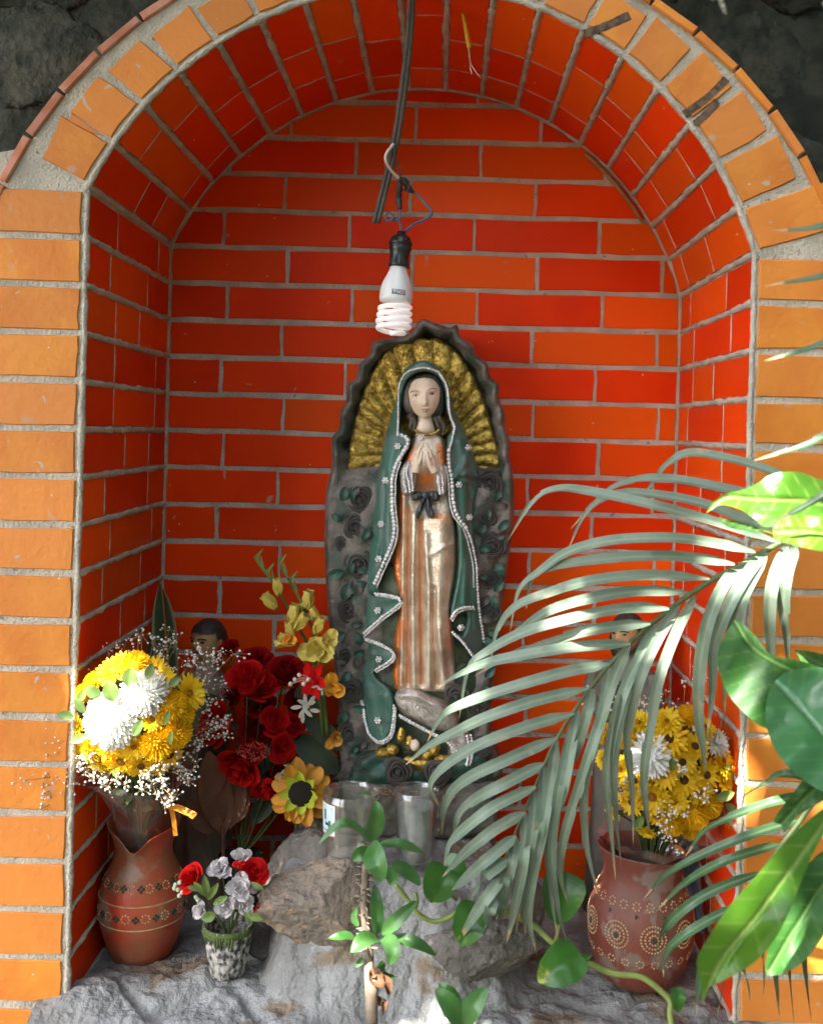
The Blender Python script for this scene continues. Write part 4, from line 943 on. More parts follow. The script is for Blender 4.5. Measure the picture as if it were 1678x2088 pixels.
# ================================================================== FIGURINES
M_CSKIN = mat('dull painted skin', (.40, .24, .11), (.34, .20, .09), 60, .5); M_CHAIR = mat('dull black hair', (.022, .017, .013), (.035, .028, .02), 90, .6, bump=.001, bscale=200)
M_CROBE = mat('drab beige robe', (.27, .21, .145), (.19, .145, .10), 24, .7, bump=.001, bscale=120); M_GROBE = mat('grey brown robe', (.14, .12, .10), (.095, .08, .068), 24, .7, bump=.001, bscale=120); M_DARKC = mat('dark habit cloth', (.030, .028, .026), rough=.7)
def figurine(name, label, hx, hy, hh, Y, yaw, robe, shoulder, hem, hairlong, moust, beard=False):
    c = P(hx, hy, Y); u = S(Y); hr = hh*.5*u
    zf = LZ(c.x, Y); o = empty(name, (c.x, Y, zf), label, 'figurine')
    RZ = Matrix.Translation(c) @ Matrix.Rotation(yaw, 4, 'Z')          # faces -Y locally
    V, F = ball((0, 0, 0), 1, 30, 40); out = []
    for x, y, z in V:
        q = np.array((x*.76, y*.88, z))
        if z < 0: q[0] *= 1+.22*z*abs(z)*.9; 
        fr = max(0, -y)
        q[1] -= fr*(.20*math.exp(-((x)/.11)**2-((z+.10)/.17)**2)+.07*math.exp(-(x/.10)**2-((z-.08)/.14)**2))
        q[1] += fr*.07*(math.exp(-((x-.30)/.15)**2-((z-.10)/.08)**2)+math.exp(-((x+.30)/.15)**2-((z-.10)/.08)**2))
        q[1] -= fr*(.05*math.exp(-(x/.4)**2-((z-.22)/.06)**2)+.06*math.exp(-(x/.2)**2-((z+.48)/.05)**2)+.06*math.exp(-(x/.2)**2-((z+.80)/.12)**2))
        out.append(q*hr)
    hd = link('head', mesh('head', out, F, M_CSKIN), o, RZ)
    # hair cap
    V, F = ball((0, 0, 0), 1, 24, 36); keep = []; hv = []
    for x, y, z in V:
        s = 1.10+.05*nz((x, y, z), 5, hx)
        q = np.array((x*.80, y*.92+.03, z*1.0+.02))*s
        hv.append(q*hr)
    V = np.array(V)
    F = [f for f in F if all((V[i][2] > .42-.9*max(0, V[i][1]+.15)-(.3 if abs(V[i][0]) > .86 else 0)) for i in f) and all((V[i][2] > (-.9 if hairlong else -.35)) for i in f)]
    link('hair', mesh('hair', hv, F, M_CHAIR), hd, RZ)
    if hairlong:
        for sg in (-1, 1):
            link('hair_lock', mesh('hair_lock', *tube(np.array([(sg*.72, .12, .3), (sg*.80, .12, -.3), (sg*.74, .1, -.9), (sg*.62, 0, -1.35)])*hr, np.array([.22, .3, .3, .12])*hr, 10), M_CHAIR), hd, RZ)
    for sg in (-1, 1):
        link('ear', mesh('ear', *ball(np.array((sg*.76, .05, -.02))*hr, .2*hr, 9, 10, (.5, .8, 1.2)), M_CSKIN), hd, RZ)
        link('eyebrow', mesh('eyebrow', *tube(np.array([(sg*.12, -.90, .24), (sg*.30, -.86, .29), (sg*.50, -.70, .24)])*hr, .032*hr, 6), M_CHAIR), hd, RZ)
        link('eye', mesh('eye', *ball(np.array((sg*.30, -.76, .10))*hr, .09*hr, 7, 9, (1.4, .6, .7)), M_CHAIR), hd, RZ)
    if moust: link('moustache', mesh('moustache', *tube(np.array([(-.34, -.74, -.46), (-.14, -.93, -.36), (0, -.96, -.36), (.14, -.93, -.36), (.34, -.74, -.46)])*hr, np.array([.02, .06, .05, .06, .02])*hr, 8), M_CHAIR), hd, RZ)
    if beard: link('beard', mesh('beard', *ball(np.array((0, -.42, -.80))*hr, .42*hr, 10, 14, (1.1, .8, .8)), M_CHAIR), hd, RZ)
    link('lips', mesh('lips', *tube(np.array([(-.16, -.84, -.53), (0, -.92, -.52), (.16, -.84, -.53)])*hr, .04*hr, 6), M_LIP), hd, RZ)
    # robed body
    sh = shoulder*.5*u; hm = hem*.5*u; zn = c.z-hr*.75; zs = c.z-hr*1.55; H = zs-zf
    rings = [(zn, hr*.42, hr*.42), (zn-hr*.45, hr*.48, hr*.46), (zs+.012*0+hr*.10, sh*.62, hr*.62), (zs-hr*.25, sh*.95, hr*.85), (zs-hr*.8, sh, hr*.95), (zs-H*.35, sh*.88, hr*.95), (zs-H*.6, hm*.92, hr*1.1), (zs-H*.85, hm, hr*1.25), (zf+.001, hm*1.06, hr*1.3)]
    zz = np.array([q[0] for q in rings])[::-1]; zr = np.linspace(zf+.001, zn, 34); V = []
    for z in zr:
        a_ = np.interp(z, zz, [q[1] for q in rings][::-1]); b_ = np.interp(z, zz, [q[2] for q in rings][::-1]); fo = .07*np.clip((zs-z)/H*2, 0, 1)
        for k in range(44):
            a = 2*math.pi*k/44; m_ = 1+fo*math.sin(a*9+z*14+hx); V.append((a_*m_*math.cos(a), b_*m_*math.sin(a), z-c.z))
    link('robe', mesh('robe', V, grid_faces(34, 44, True), robe), o, RZ)
    for sg in (-1, 1):                                  # sleeves and hands meeting at the chest
        pts = np.array([(sg*sh*.85, 0, zs-hr*.3-c.z), (sg*sh*1.02, -hr*.35, zs-hr*1.6-c.z), (sg*sh*.55, -hr*1.0, zs-hr*2.3-c.z), (sg*sh*.16, -hr*1.3, zs-hr*1.9-c.z)])
        link('sleeve', mesh('sleeve', *tube(catmull(pts, 6), np.linspace(.42, .38, 19)*hr, 12), robe), o, RZ)
        hp = np.array((sg*hr*.14, -hr*1.38, zs-hr*1.75-c.z)); hb = MB(); hb.add(*ball(hp, .22*hr, 9, 12, (.6, .7, 1.2)))
        for i in range(4): hb.add(*tube(np.array([hp+np.array((0, (.1-.07*i)*hr, .12*hr)), hp+np.array((-sg*.06*hr, (.10-.07*i)*hr, .48*hr-.03*abs(i-1)*hr))]), [.055*hr, .04*hr], 6))
        hb.add(*tube(np.array([hp+np.array((0, -.16*hr, 0)), hp+np.array((0, -.26*hr, .24*hr))]), [.06*hr, .045*hr], 6)); hb.build('hand', M_CSKIN, o, mw=RZ)
    return o, c, hr, RZ
figurine('saint_figurine', 'drab robed figurine of a man with black hair and moustache', 424, 1308, 84, .33, R(-28), M_CROBE, 108, 120, False, True)
o_, c_f, hr_f, RZf = figurine('saint_figurine', 'long-haired robed figurine standing behind the dotted clay vase', 1279, 1293, 80, .30, R(-42), M_GROBE, 150, 150, True, False, True)
q = np.array([(0, -1.15, -2.2), (0, -1.42, -2.9), (0, -1.45, -3.8), (0, -1.3, -4.6)])*hr_f
link('scapular', mesh('scapular', *tube(q, np.array([.5, .62, .6, .5])*hr_f, 14, squash=.3), M_DARKC), o_, RZf)
# ================================================================== FLOWERS
M_YEL = mat('yellow petals', (.85, .58, .008), (.80, .46, .005), 40, .55, rand=.10, transl=.25); M_YEL2 = mat('lemon petals', (.87, .66, .02), (.83, .55, .01), 40, .55, rand=.10, transl=.25)
M_WHT = mat('white petals', (.80, .80, .76), (.74, .75, .70), 40, .6, transl=.2); M_WHTG = mat('cloth white petals', (.62, .60, .60), (.52, .48, .48), 30, .7, transl=.15)
M_RED = mat('red cloth petals', (.60, .008, .008), (.44, .006, .006), 26, .75, spec=.12); M_REDD = mat('deep red cloth petals', (.40, .005, .007), (.28, .004, .005), 26, .75, spec=.12)
M_PALEY = mat('pale yellow cloth petals', (.62, .54, .16), (.60, .44, .05), 40, .6, transl=.2, rand=.1); M_ORY = mat('golden cloth petals', (.60, .31, .03), (.52, .20, .012), 40, .6, rand=.15); M_LIME = mat('lime cloth petals', (.34, .48, .03), (.50, .46, .02), 40, .6)
M_BRN = mat('brown flower centre', (.16, .055, .012), (.08, .03, .01), 200, .8, bump=.0015, bscale=500); M_BLK = mat('black sunflower centre', (.010, .007, .006), (.02, .014, .01), 200, .9, bump=.001, bscale=500); M_ORC = mat('orange flower centre', (.50, .20, .01), (.40, .12, .008), 200, .8, bump=.0015, bscale=500)
M_FLEAF = mat('bouquet leaf', (.15, .22, .05), (.10, .17, .045), 40, .5, transl=.25, rand=.2); M_DKLEAF = mat('dark cloth leaf', (.025, .045, .018), (.04, .055, .025), 30, .6, rand=.2); M_STEM = mat('green stem', (.07, .10, .03), rough=.6); M_GYP = mat('tiny white blossoms', (.78, .74, .70), rough=.7, transl=.15); M_GST = mat('dry pale twigs', (.28, .22, .12), rough=.7)
M_FILM = glass_mat('clear cellophane', (.985, .985, .975), .07, (.7, .7, .66), .12, .05); M_RIB = mat('orange ribbon', (.60, .24, .02), (.50, .18, .015), 30, .5); M_BERRY = mat('pale green berries', (.42, .46, .33), rough=.4); M_DRIED = mat('dull brown dried leaf', (.13, .05, .024), (.085, .035, .018), 30, .8, rand=.2)
def petal(L, W, cup=.2, curl=.0, nu=4, nv=3, ruff=0., tip=.75, ph=0., x0=0.):
    V = []
    for i in range(nu):
        t = i/(nu-1); wd = W*.5*(math.sin(math.pi*(.10+.78*t))**tip if t < 1 else .32)
        for j in range(nv):
            x = -1+2*j/(nv-1); V.append((x0+L*t, wd*x, cup*W*.5*x*x*(1-.3*t)+curl*L*t*t+ruff*L*t*t*math.sin(x*4+ph)))
    return np.array(V), grid_faces(nu, nv)
def rotm(az, el, r0=0., z0=0.): return Matrix.Rotation(az, 4, 'Z') @ Matrix.Translation((r0, 0, z0)) @ Matrix.Rotation(-el, 4, 'Y')
def pompon(n, m, seed, wid=.17, depth=1.75):
    rr = random.Random(seed); mb = MB()
    for k in range(n):
        th = depth*math.sqrt((k+.5)/n); ph = k*2.39996+rr.uniform(-.1, .1); el = math.pi/2-th
        L = .50*(.75+.35*th/depth)*rr.uniform(.88, 1.08)
        V, F = petal(L, wid*(.6+.6*th/depth), .7, rr.uniform(-.05, .35), 4, 3, tip=.55)
        q = Matrix.Rotation(ph, 4, 'Z') @ Matrix.Rotation(-el, 4, 'Y') @ Matrix.Translation((1-L-.05+rr.uniform(-.04, .04), 0, 0)); mb.add(xf(V, q), F)
    mb.add(*ball((0, 0, 0), .56, 10, 14)); return mb.me('chrysanthemum', m)
def daisy(rows, m, seed, wid=.24):
    rr = random.Random(seed); mb = MB()
    for i, (n, L, el) in enumerate(rows):
        for k in range(n):
            V, F = petal(L*rr.uniform(.88, 1.05), wid*rr.uniform(.9, 1.15), .35, rr.uniform(-.22, .05), 5, 3, tip=.5, x0=.12); mb.add(xf(V, rotm(2*math.pi*(k+.5*i)/n+rr.uniform(-.09, .09), el+rr.uniform(-.1, .1), 0, -.05*i)), F)
    mb.add(*ball((0, 0, -.18), .2, 8, 10)); return mb.me('daisy', m)
def rose(m, seed, n=15, open_=1.):
    rr = random.Random(seed); mb = MB()
    for k in range(n):
        t = k/(n-1); ph = k*2.39996+rr.uniform(-.2, .2); rb = .10+.62*t; span = 1.25-.35*t; nu, nv = 6, 7; V = []
        for i in range(nu):
            uu = i/(nu-1)
            for j in range(nv):
                x = -1+2*j/(nv-1); r_ = rb*(.45+.55*math.sin(uu*1.57))+open_*(.42*t*uu**3)-.05*x*x*uu; a = ph+x*span*(.55+.45*math.sin(uu*2.2))
                V.append((r_*math.cos(a), r_*math.sin(a), -.55+(1.30-.50*t)*uu-.10*uu*uu*x*x-.16*t*uu**4+.03*math.sin(5*x+k)*uu))
        mb.add(V, grid_faces(nu, nv))
    mb.add(*ball((0, 0, -.35), .4, 8, 12)); return mb.me('rose', m)
def ruffle(m, seed, n=11, cup=.5):
    rr = random.Random(seed); mb = MB()
    for k in range(n):
        t = k/(n-1); V, F = petal(.55+.45*t, .85, .35, rr.uniform(-.1, .15), 6, 7, ruff=.11, tip=.38, ph=rr.uniform(0, 6)); mb.add(xf(V, rotm(k*2.39996+rr.uniform(-.2, .2), 1.25-1.0*t+rr.uniform(-.1, .1), .03, -.1*t)), F)
    return mb.me('carnation', m)
def centre(m, r=.27, h=.1):
    V, F = ball((0, 0, h), r, 8, 14, (1, 1, .55)); return mesh('flower_centre', V, F, m)
FM = {'pom': [pompon(150, M_YEL, s) for s in (1, 2)], 'pomo': [pompon(190, M_YEL, 5, .13)], 'day': [daisy([(17, .92, .18), (14, .80, .42), (10, .62, .7)], M_YEL, s) for s in (3, 4)], 'lem': [daisy([(18, .92, .25), (16, .82, .5), (12, .66, .8), (8, .5, 1.1)], M_YEL2, 6)], 'whm': [pompon(230, M_WHT, 8, .15, 1.7)], 'whs': [daisy([(24, .95, .1), (22, .92, .4), (20, .85, .75), (14, .75, 1.1)], M_WHT, 9, .17)],
      'rose': [rose(M_RED, s) for s in (11, 12)], 'rosed': [rose(M_REDD, 13)], 'roseb': [rose(M_RED, 14, 11, .45)], 'car': [ruffle(M_WHTG, s) for s in (15, 16)], 'glad': [ruffle(M_PALEY, 17, 6)], 'yel': [ruffle(M_ORY, 18, 5)]}
CM = {'day': centre(M_BRN, .25), 'dayo': centre(M_ORC, .25), 'lem': centre(M_ORC, .16, .2)}
NAMES = {'pom': 'chrysanthemum', 'pomo': 'chrysanthemum', 'day': 'daisy', 'lem': 'daisy', 'whm': 'white_chrysanthemum', 'whs': 'white_chrysanthemum', 'rose': 'rose', 'rosed': 'rose', 'roseb': 'rose', 'car': 'carnation', 'glad': 'gladiolus_bloom', 'yel': 'yellow_bloom'}
def flower(kind, pos, nrm, r, par, k=None, name=None, spin=None):
    mes = FM[kind]; me = mes[random.randrange(len(mes))] if k is None else mes[k]
    M_ = orient(nrm, random.uniform(0, 6.3) if spin is None else spin, pos, r); o = link(name or NAMES[kind], me, par, M_)
    if kind in CM or kind == 'day': link('flower_centre', CM[kind] if random.random() > .3 or kind != 'day' else CM['dayo'], o, M_)
    return o
def gyp(par, clusters, root, name='baby_breath'):
    bl = MB(); tw = MB(); bV, bF = ball((0, 0, 0), 1, 5, 6)
    for (px, py, Y, sp, n) in clusters:
        c = np.array(P(px, py, Y)); s = sp*S(Y); r0 = np.array(root); hub = r0+(c-r0)*.62
        tw.add(*tube(catmull([r0, (r0+hub)/2+np.array((0, -.01, 0)), hub], 4), .0006, 4, False))
        for b in range(max(3, n//6)):
            d = np.array([random.gauss(0, 1), random.gauss(0, .8), random.gauss(0, 1)]); sub = c+d*s*.68; tw.add(*tube([hub, (hub+sub)/2+d*s*.08, sub], .00045, 3, False))
            for q in range(8):
                e = np.array([random.gauss(0, 1) for _ in range(3)]); p = sub+e*s*.30; tw.add(*tube([sub, (sub+p)/2+e*s*.02, p], .00032, 3, False)); bl.add(bV*random.uniform(.0009, .0022)*np.array((1, 1, .85))+p, bF)
    t = tag(tw.build('baby_breath_twigs', M_GST, par), kind='stuff'); tag(bl.build(name, M_GYP, par), kind='stuff')
def leaf_at(name, px, py, Y, ang, L, W, m, par, tilt=.3, fold=.3, n=9, prof=None):
    ca, sa = math.cos(R(ang)), -math.sin(R(ang)); u = S(Y)
    path = [P(px+ca*L*t, py+sa*L*t, Y-tilt*L*u*math.sin(t*1.9)) for t in np.linspace(0, 1, n)]
    V, F, A = leaf(path, W*u, (0.1, -1, .25), 3, fold, prof, wave=.03); return link(name, mesh(name, V, F, m, attr={'pt': A}), par)
def bouquet(name, label, C, Rb, Yc, items, leaves, gyps, foot, wrap):
    c = P(C[0], C[1], Yc); o = empty(name, foot, label, 'bouquet')
    def onball(px, py, push=0.):
        d = np.array((px-C[0], py-C[1])); dd = min(.98, np.linalg.norm(d)/Rb); Y = Yc-(math.sqrt(1-dd*dd)*.72-push)*Rb*S(Yc); p = P(px, py, Y); n = (p-c); n.y -= .25*Rb*S(Yc); return p, n.normalized(), Y
    for kind, px, py, r in items:
        p, n, Y = onball(px, py); fl = flower(kind, p-n*r*.35*S(Y), n, r*1.22*S(Y), o)
        e = Vector(foot)+Vector((0, 0, .03)); q = catmull([p-n*r*.5*S(Y), (p*.45+c*.25+e*.3)+Vector((0, .01, -.01)), e], 4); link('stem', mesh('stem', *tube(q, .0014, 5), M_STEM), o)
    for px, py, ang, L, W in leaves:
        p, n, Y = onball(px, py); leaf_at('leaf', px, py, Y-.012, ang, L, W, M_FLEAF, o, .1)
    rr = random.Random(len(items)); mb = MB()              # foliage filling the inside of the bunch
    for k in range(210):
        d = Vector((rr.gauss(0, 1), rr.gauss(0, 1), rr.gauss(0, 1))).normalized(); r_ = Rb*S(Yc)*rr.uniform(.45, .80); p = c+Vector((d.x*r_, d.y*r_*.7, d.z*r_*.95)); t = Vector((rr.gauss(0, 1), rr.gauss(0, 1), rr.gauss(0, 1))).normalized(); L = rr.uniform(.018, .034)
        V, F, A = leaf([p, p+t*L*.5+d*.004, p+t*L], L*.42, d, 1, .3); mb.add(V, F)
    for k in range(90):                                    # stems and leaves inside the wrapping
        t = rr.uniform(.42, 1); p = Vector(foot)*(1-t)+c*t+Vector((rr.gauss(0, .012), rr.gauss(0, .012), 0)); d = Vector((rr.gauss(0, 1), rr.gauss(0, 1), rr.gauss(0, .6))).normalized(); V, F, A = leaf([p, p+d*.009+Vector((0, 0, .003)), p+d*.018], .010, (0, -1, 0), 1, .3); mb.add(V, F)
    tag(mb.build('filler_leaves', M_FLEAF, o), kind='stuff')
    gyp(o, [(px, py, onball(px, py)[2]+dy, sp, n) for px, py, dy, sp, n in gyps], c+(Vector(foot)-c)*.25)
    # cellophane wrapping: crumpled funnel
    V = []; n = 56; rings = len(wrap)
    for i, (px, py, hw, Y) in enumerate(wrap):
        q = P(px, py, Y)
        for k in range(n):
            a = 2*math.pi*k/n; cr = 1+.06*math.sin(a*5+i*.9)+.05*nz((math.cos(a)*2, math.sin(a)*2, i*.7), 1.6, 3)+(.05*math.sin(a*13+i) if i == rings-1 else 0)
            V.append(q+Vector((math.cos(a)*hw*S(Y)*cr, math.sin(a)*hw*S(Y)*cr*.85, .10*hw*S(Y)*math.sin(a*3+1)*(i/rings)+.012*(i/rings)*math.sin(a))))
    link('cellophane_wrap', mesh('cellophane_wrap', V, grid_faces(rings, n, True), M_FILM), o)
    return o
f1 = (c1_.x, YV1-.005, zl-.075)
b1 = bouquet('flower_bouquet', 'sunlit bouquet of white and yellow chrysanthemums wrapped in cellophane', (268, 1462), 150, .045,
    [('whm', 228, 1468, 54), ('whm', 297, 1410, 45), ('pomo', 352, 1440, 31), ('pom', 364, 1496, 30), ('day', 217, 1526, 33), ('day', 245, 1560, 32), ('day', 316, 1363, 28), ('lem', 226, 1366, 28), ('pom', 278, 1352, 27), ('lem', 391, 1412, 33), ('lem', 312, 1468, 23), ('pom', 322, 1520, 33), ('lem', 273, 1526, 28), ('lem', 172, 1530, 32), ('pom', 138, 1412, 18), ('pom', 170, 1411, 19), ('day', 350, 1545, 27), ('lem', 153, 1482, 22), ('lem', 338, 1384, 22), ('day', 288, 1568, 26), ('lem', 195, 1560, 24), ('day', 250, 1348, 24), ('pom', 375, 1460, 24), ('pom', 190, 1388, 20), ('day', 330, 1565, 22)],
    [(232, 1430, 105, 44, 34), (262, 1400, 80, 40, 32), (150, 1462, 170, 34, 20), (172, 1455, 120, 38, 18), (178, 1500, 200, 36, 20), (272, 1500, 60, 36, 20), (335, 1478, 70, 30, 16), (300, 1385, 70, 34, 20), (345, 1400, 40, 30, 18), (345, 1520, 80, 30, 14), (205, 1420, 150, 36, 26), (160, 1430, 60, 26, 20)],
    [(112, 1600, -.03, 34, 36), (92, 1640, -.03, 30, 22), (140, 1560, -.01, 28, 36), (135, 1500, 0, 26, 30), (165, 1345, .02, 26, 26), (330, 1315, .06, 32, 40), (305, 1340, .05, 30, 34), (372, 1345, .05, 26, 30), (430, 1365, .04, 36, 54), (412, 1395, .04, 22, 30), (425, 1500, .02, 36, 44), (400, 1525, .01, 26, 40), (385, 1570, -.01, 26, 42), (350, 1590, -.02, 24, 34), (340, 1620, -.03, 28, 34), (290, 1585, -.03, 26, 34), (250, 1592, -.03, 24, 30), (205, 1590, -.03, 24, 34), (170, 1585, -.02, 26, 36), (440, 1340, .05, 24, 26), (350, 1560, -.02, 22, 24), (455, 1480, .03, 20, 16), (175, 1540, -.02, 22, 24), (215, 1335, .04, 28, 26), (120, 1450, .01, 26, 24), (110, 1520, -.01, 24, 24), (270, 1330, .05, 26, 24), (420, 1430, .03, 26, 24)],
    f1, [(288, 1735, 36, YV1-.01), (287, 1708, 42, .115), (284, 1680, 44, .10), (284, 1650, 52, .085), (284, 1625, 66, .075), (282, 1600, 84, .068), (280, 1582, 104, .064), (280, 1572, 116, .066)])
for pts, wd in (([(338, 1645, .06), (362, 1648, .045), (398, 1665, .03)], 15), ([(340, 1628, .07), (352, 1660, .065), (358, 1705, .07)], 9)):
    V, F, A = leaf(catmull([P(*p) for p in pts], 6), wd*S(.06), (0, -.6, .8), 2, .08, lambda t: 1.); link('ribbon', mesh('ribbon', V, F, M_RIB), b1)
zl2 = zb2+(1990-1730)*S(YV2); f2 = (c2_.x+.01, YV2-.005, zl2-.07)
b2 = bouquet('flower_bouquet', 'shaded bouquet of yellow daisies and chrysanthemums behind the palm frond', (1362, 1580), 148, .06,
    [('day', 1365, 1504, 33), ('day', 1393, 1554, 27), ('day', 1355, 1581, 26), ('day', 1397, 1592, 33), ('day', 1329, 1629, 33), ('day', 1420, 1520, 28), ('day', 1446, 1582, 28), ('day', 1290, 1592, 30), ('lem', 1360, 1468, 29), ('pom', 1404, 1458, 23), ('lem', 1479, 1551, 30), ('lem', 1484, 1592, 29), ('pom', 1420, 1665, 32), ('pom', 1450, 1645, 27), ('lem', 1376, 1639, 27), ('pom', 1371, 1685, 25), ('pom', 1500, 1670, 21), ('pom', 1230, 1494, 21), ('lem', 1226, 1548, 18), ('lem', 1246, 1660, 18), ('pom', 1412, 1698, 20), ('lem', 1318, 1700, 19), ('whs', 1322, 1538, 42), ('whs', 1464, 1512, 27), ('lem', 1262, 1570, 25), ('day', 1285, 1640, 26), ('lem', 1432, 1618, 26), ('pom', 1275, 1500, 24), ('lem', 1440, 1480, 22), ('lem', 1300, 1470, 24), ('day', 1262, 1612, 22), ('day', 1340, 1670, 22)],
    [(1370, 1545, 270, 26, 16), (1460, 1630, 20, 40, 22), (1240, 1470, 110, 30, 22), (1480, 1640, 320, 36, 18), (1310, 1665, 240, 30, 18)],
    [(1381, 1406, .03, 30, 26), (1425, 1400, .03, 22, 16), (1223, 1414, .03, 24, 26), (1300, 1420, .03, 22, 16), (1340, 1682, -.03, 22, 26), (1430, 1618, -.03, 22, 20), (1505, 1517, .01, 22, 22), (1522, 1560, .01, 22, 16), (1515, 1600, .01, 20, 14), (1528, 1650, 0, 26, 22), (1375, 1660, -.03, 20, 20), (1350, 1720, -.03, 22, 16), (1290, 1600, -.02, 18, 14), (1395, 1560, -.03, 12, 8), (1240, 1430, .02, 20, 16)],
    f2, [(1310, 1790, 42, YV2-.005), (1316, 1760, 52, .09), (1325, 1730, 66, .08), (1335, 1712, 88, .078), (1345, 1700, 108, .078), (1350, 1694, 122, .08)])
V, F, A = leaf(catmull([P(1375, 1725, .04), P(1392, 1738, .035), P(1402, 1752, .04)], 6), 10*S(.04), (0, -.6, .8), 2, .08, lambda t: 1.); link('ribbon', mesh('ribbon', V, F, M_RIB), b2)
# ---- cloth flowers in the little pot
fp = empty('cloth_posy', (c3_.x, YV3, z3_+.05), 'posy of white and red cloth flowers in the little ribbed pot', 'flowers')
def posy(par, items, Yc, C, foot, stem=M_STEM):
    for kind, px, py, r, dy in items:
        Y = Yc+dy; p = P(px, py, Y); n = Vector(((px-C[0])/90, -1.0, (C[1]-py)/90+.35)).normalized(); flower(kind, p, n, r*S(Y), par)
        q = catmull([p-n*r*.4*S(Y), p*.5+Vector(foot)*.5+Vector((0, .012, .0)), Vector(foot)], 4); link('stem', mesh('stem', *tube(q, .0012, 5), stem), par)
posy(fp, [('car', 486, 1812, 33, -.03), ('car', 450, 1775, 30, 0), ('car', 412, 1856, 24, -.01), ('car', 492, 1750, 24, .01), ('car', 498, 1845, 26, -.02), ('car', 462, 1850, 26, -.028), ('rose', 388, 1793, 30, -.01), ('rose', 517, 1777, 30, -.01), ('car', 508, 1805, 22, 0)], YV3-.01, (463, 1840), (c3_.x, YV3, z3_+.05))
for px, py, a, L, W in ((425, 1835, 100, 52, 16), (425, 1835, 60, 40, 15), (425, 1830, 135, 44, 14), (435, 1845, 30, 34, 16), (505, 1865, 340, 34, 16), (440, 1865, 200, 30, 22), (500, 1860, 300, 28, 14), (415, 1815, 170, 34, 12), (512, 1800, 330, 30, 12)): leaf_at('leaf', px, py, YV3-.04, a, L, W, M_FLEAF, fp, .15)
mb = MB()
for x, y in ((358, 1805), (367, 1800), (363, 1815), (372, 1820), (366, 1827), (400, 1830), (404, 1836), (356, 1812)): mb.add(*ball(P(x, y, .03), 5*S(.03), 8, 10))
mb.build('berries', M_BERRY, fp)
for cx_, cy_ in ((522, 1858), (487, 1764)):
    mb = MB()
    for k in range(60):
        a, b = random.uniform(0, 6.28), random.uniform(0, 1); r = (22 if cx_ > 500 else 12)*b; mb.add(*ball(P(cx_+r*math.cos(a), cy_+r*.7*math.sin(a), .03+random.uniform(-.008, .008)), random.uniform(1.5, 2.8)*S(.03), 4, 6))
    mb.build('red_spike', M_RED, fp)
# ---- red roses, gladioli and sunflower in the corner
FT = (cD.x, YD, zD+.10)
rb = empty('rose_bunch', FT, 'bunch of red cloth roses standing in the dark glass vase', 'flowers')
posy(rb, [('roseb', 500, 1385, 54, -.03), ('rosed', 585, 1372, 44, .03), ('rosed', 640, 1540, 30, .02), ('rose', 440, 1480, 46, -.02), ('roseb', 560, 1470, 40, -.02), ('rose', 490, 1565, 50, -.05), ('rosed', 468, 1322, 26, .05), ('rose', 545, 1610, 32, -.04), ('rose', 576, 1525, 30, -.03), ('rosed', 590, 1640, 26, -.02), ('rosed', 530, 1430, 36, .03), ('rose', 515, 1535, 26, -.05), ('rosed', 560, 1580, 30, 0), ('rosed', 520, 1345, 36, .05), ('rose', 535, 1400, 36, 0), ('rosed', 610, 1440, 34, .04), ('rosed', 470, 1420, 34, .05), ('rosed', 520, 1490, 40, .03), ('rosed', 620, 1590, 30, .04), ('rose', 600, 1480, 26, 0), ('rosed', 450, 1580, 34, .04)], YD, (520, 1480), FT)
mb = MB()
for k in range(150):
    a, b = random.uniform(0, 6.28), math.sqrt(random.random()); mb.add(*ball(P(517+34*b*math.cos(a), 1533+20*b*math.sin(a), YD-.085+random.uniform(-.012, .012)), random.uniform(1.0, 2.2)*S(YD), 4, 5))
mb.build('red_spike', mat('red spike blossom', (.30, .05, .035), (.40, .10, .07), 300, .7), rb)
for px, py, a, L, W in ((600, 1500, 320, 120, 60), (560, 1520, 250, 90, 46), (620, 1470, 60, 90, 40), (470, 1450, 160, 80, 40), (520, 1440, 100, 70, 36), (640, 1560, 280, 80, 40), (450, 1540, 210, 80, 40), (600, 1420, 30, 70, 34), (560, 1620, 230, 80, 40), (500, 1640, 200, 80, 40), (620, 1460, 320, 110, 44)): leaf_at('leaf', px, py, YD+.01, a, L, W, M_DKLEAF, rb, .12)
# small white cloth blossoms
wb = MB()
for cx_, cy_, n, s in ((625, 1445, 11, 26), (572, 1580, 5, 12), (585, 1562, 5, 10), (652, 1405, 5, 14)):
    for k in range(n):
        a = k*2.4; V, F = petal(s*.8*S(YD), s*.34*S(YD), .3, .1, 4, 3); wb.add(xf(V, orient((random.uniform(-.4, .4), -1, random.uniform(-.2, .5)), a, P(cx_+random.uniform(-s*.4, s*.4), cy_+random.uniform(-s*.4, s*.4), YD-.075))), F)
wb.build('white_blossoms', mat('grey white cloth', (.42, .40, .35), (.34, .32, .27), 40, .7), rb)
# red lily with white stamens
lf = MB()
for k in range(6):
    V, F = petal(36*S(YD), 24*S(YD), .5, -.3, 5, 5, tip=.6); lf.add(xf(V, orient((-.5, -.9, .1), 0, P(640, 1388, YD-.06)) @ rotm(k*1.047, .35)), F)
lily = lf.build('lily', M_RED, rb)
mb = MB()
for k in range(5):
    a = P(638, 1388, YD-.065); b = P(592+k*9, 1395-9*(k % 3), YD-.09); mb.add(*tube([a, (a+b)/2+Vector((0, 0, .003)), b], .0009, 5)); mb.add(*ball(b, .0035, 6, 8))
mb.build('stamens', mat('stamen white', (.60, .52, .42), rough=.6), lily)
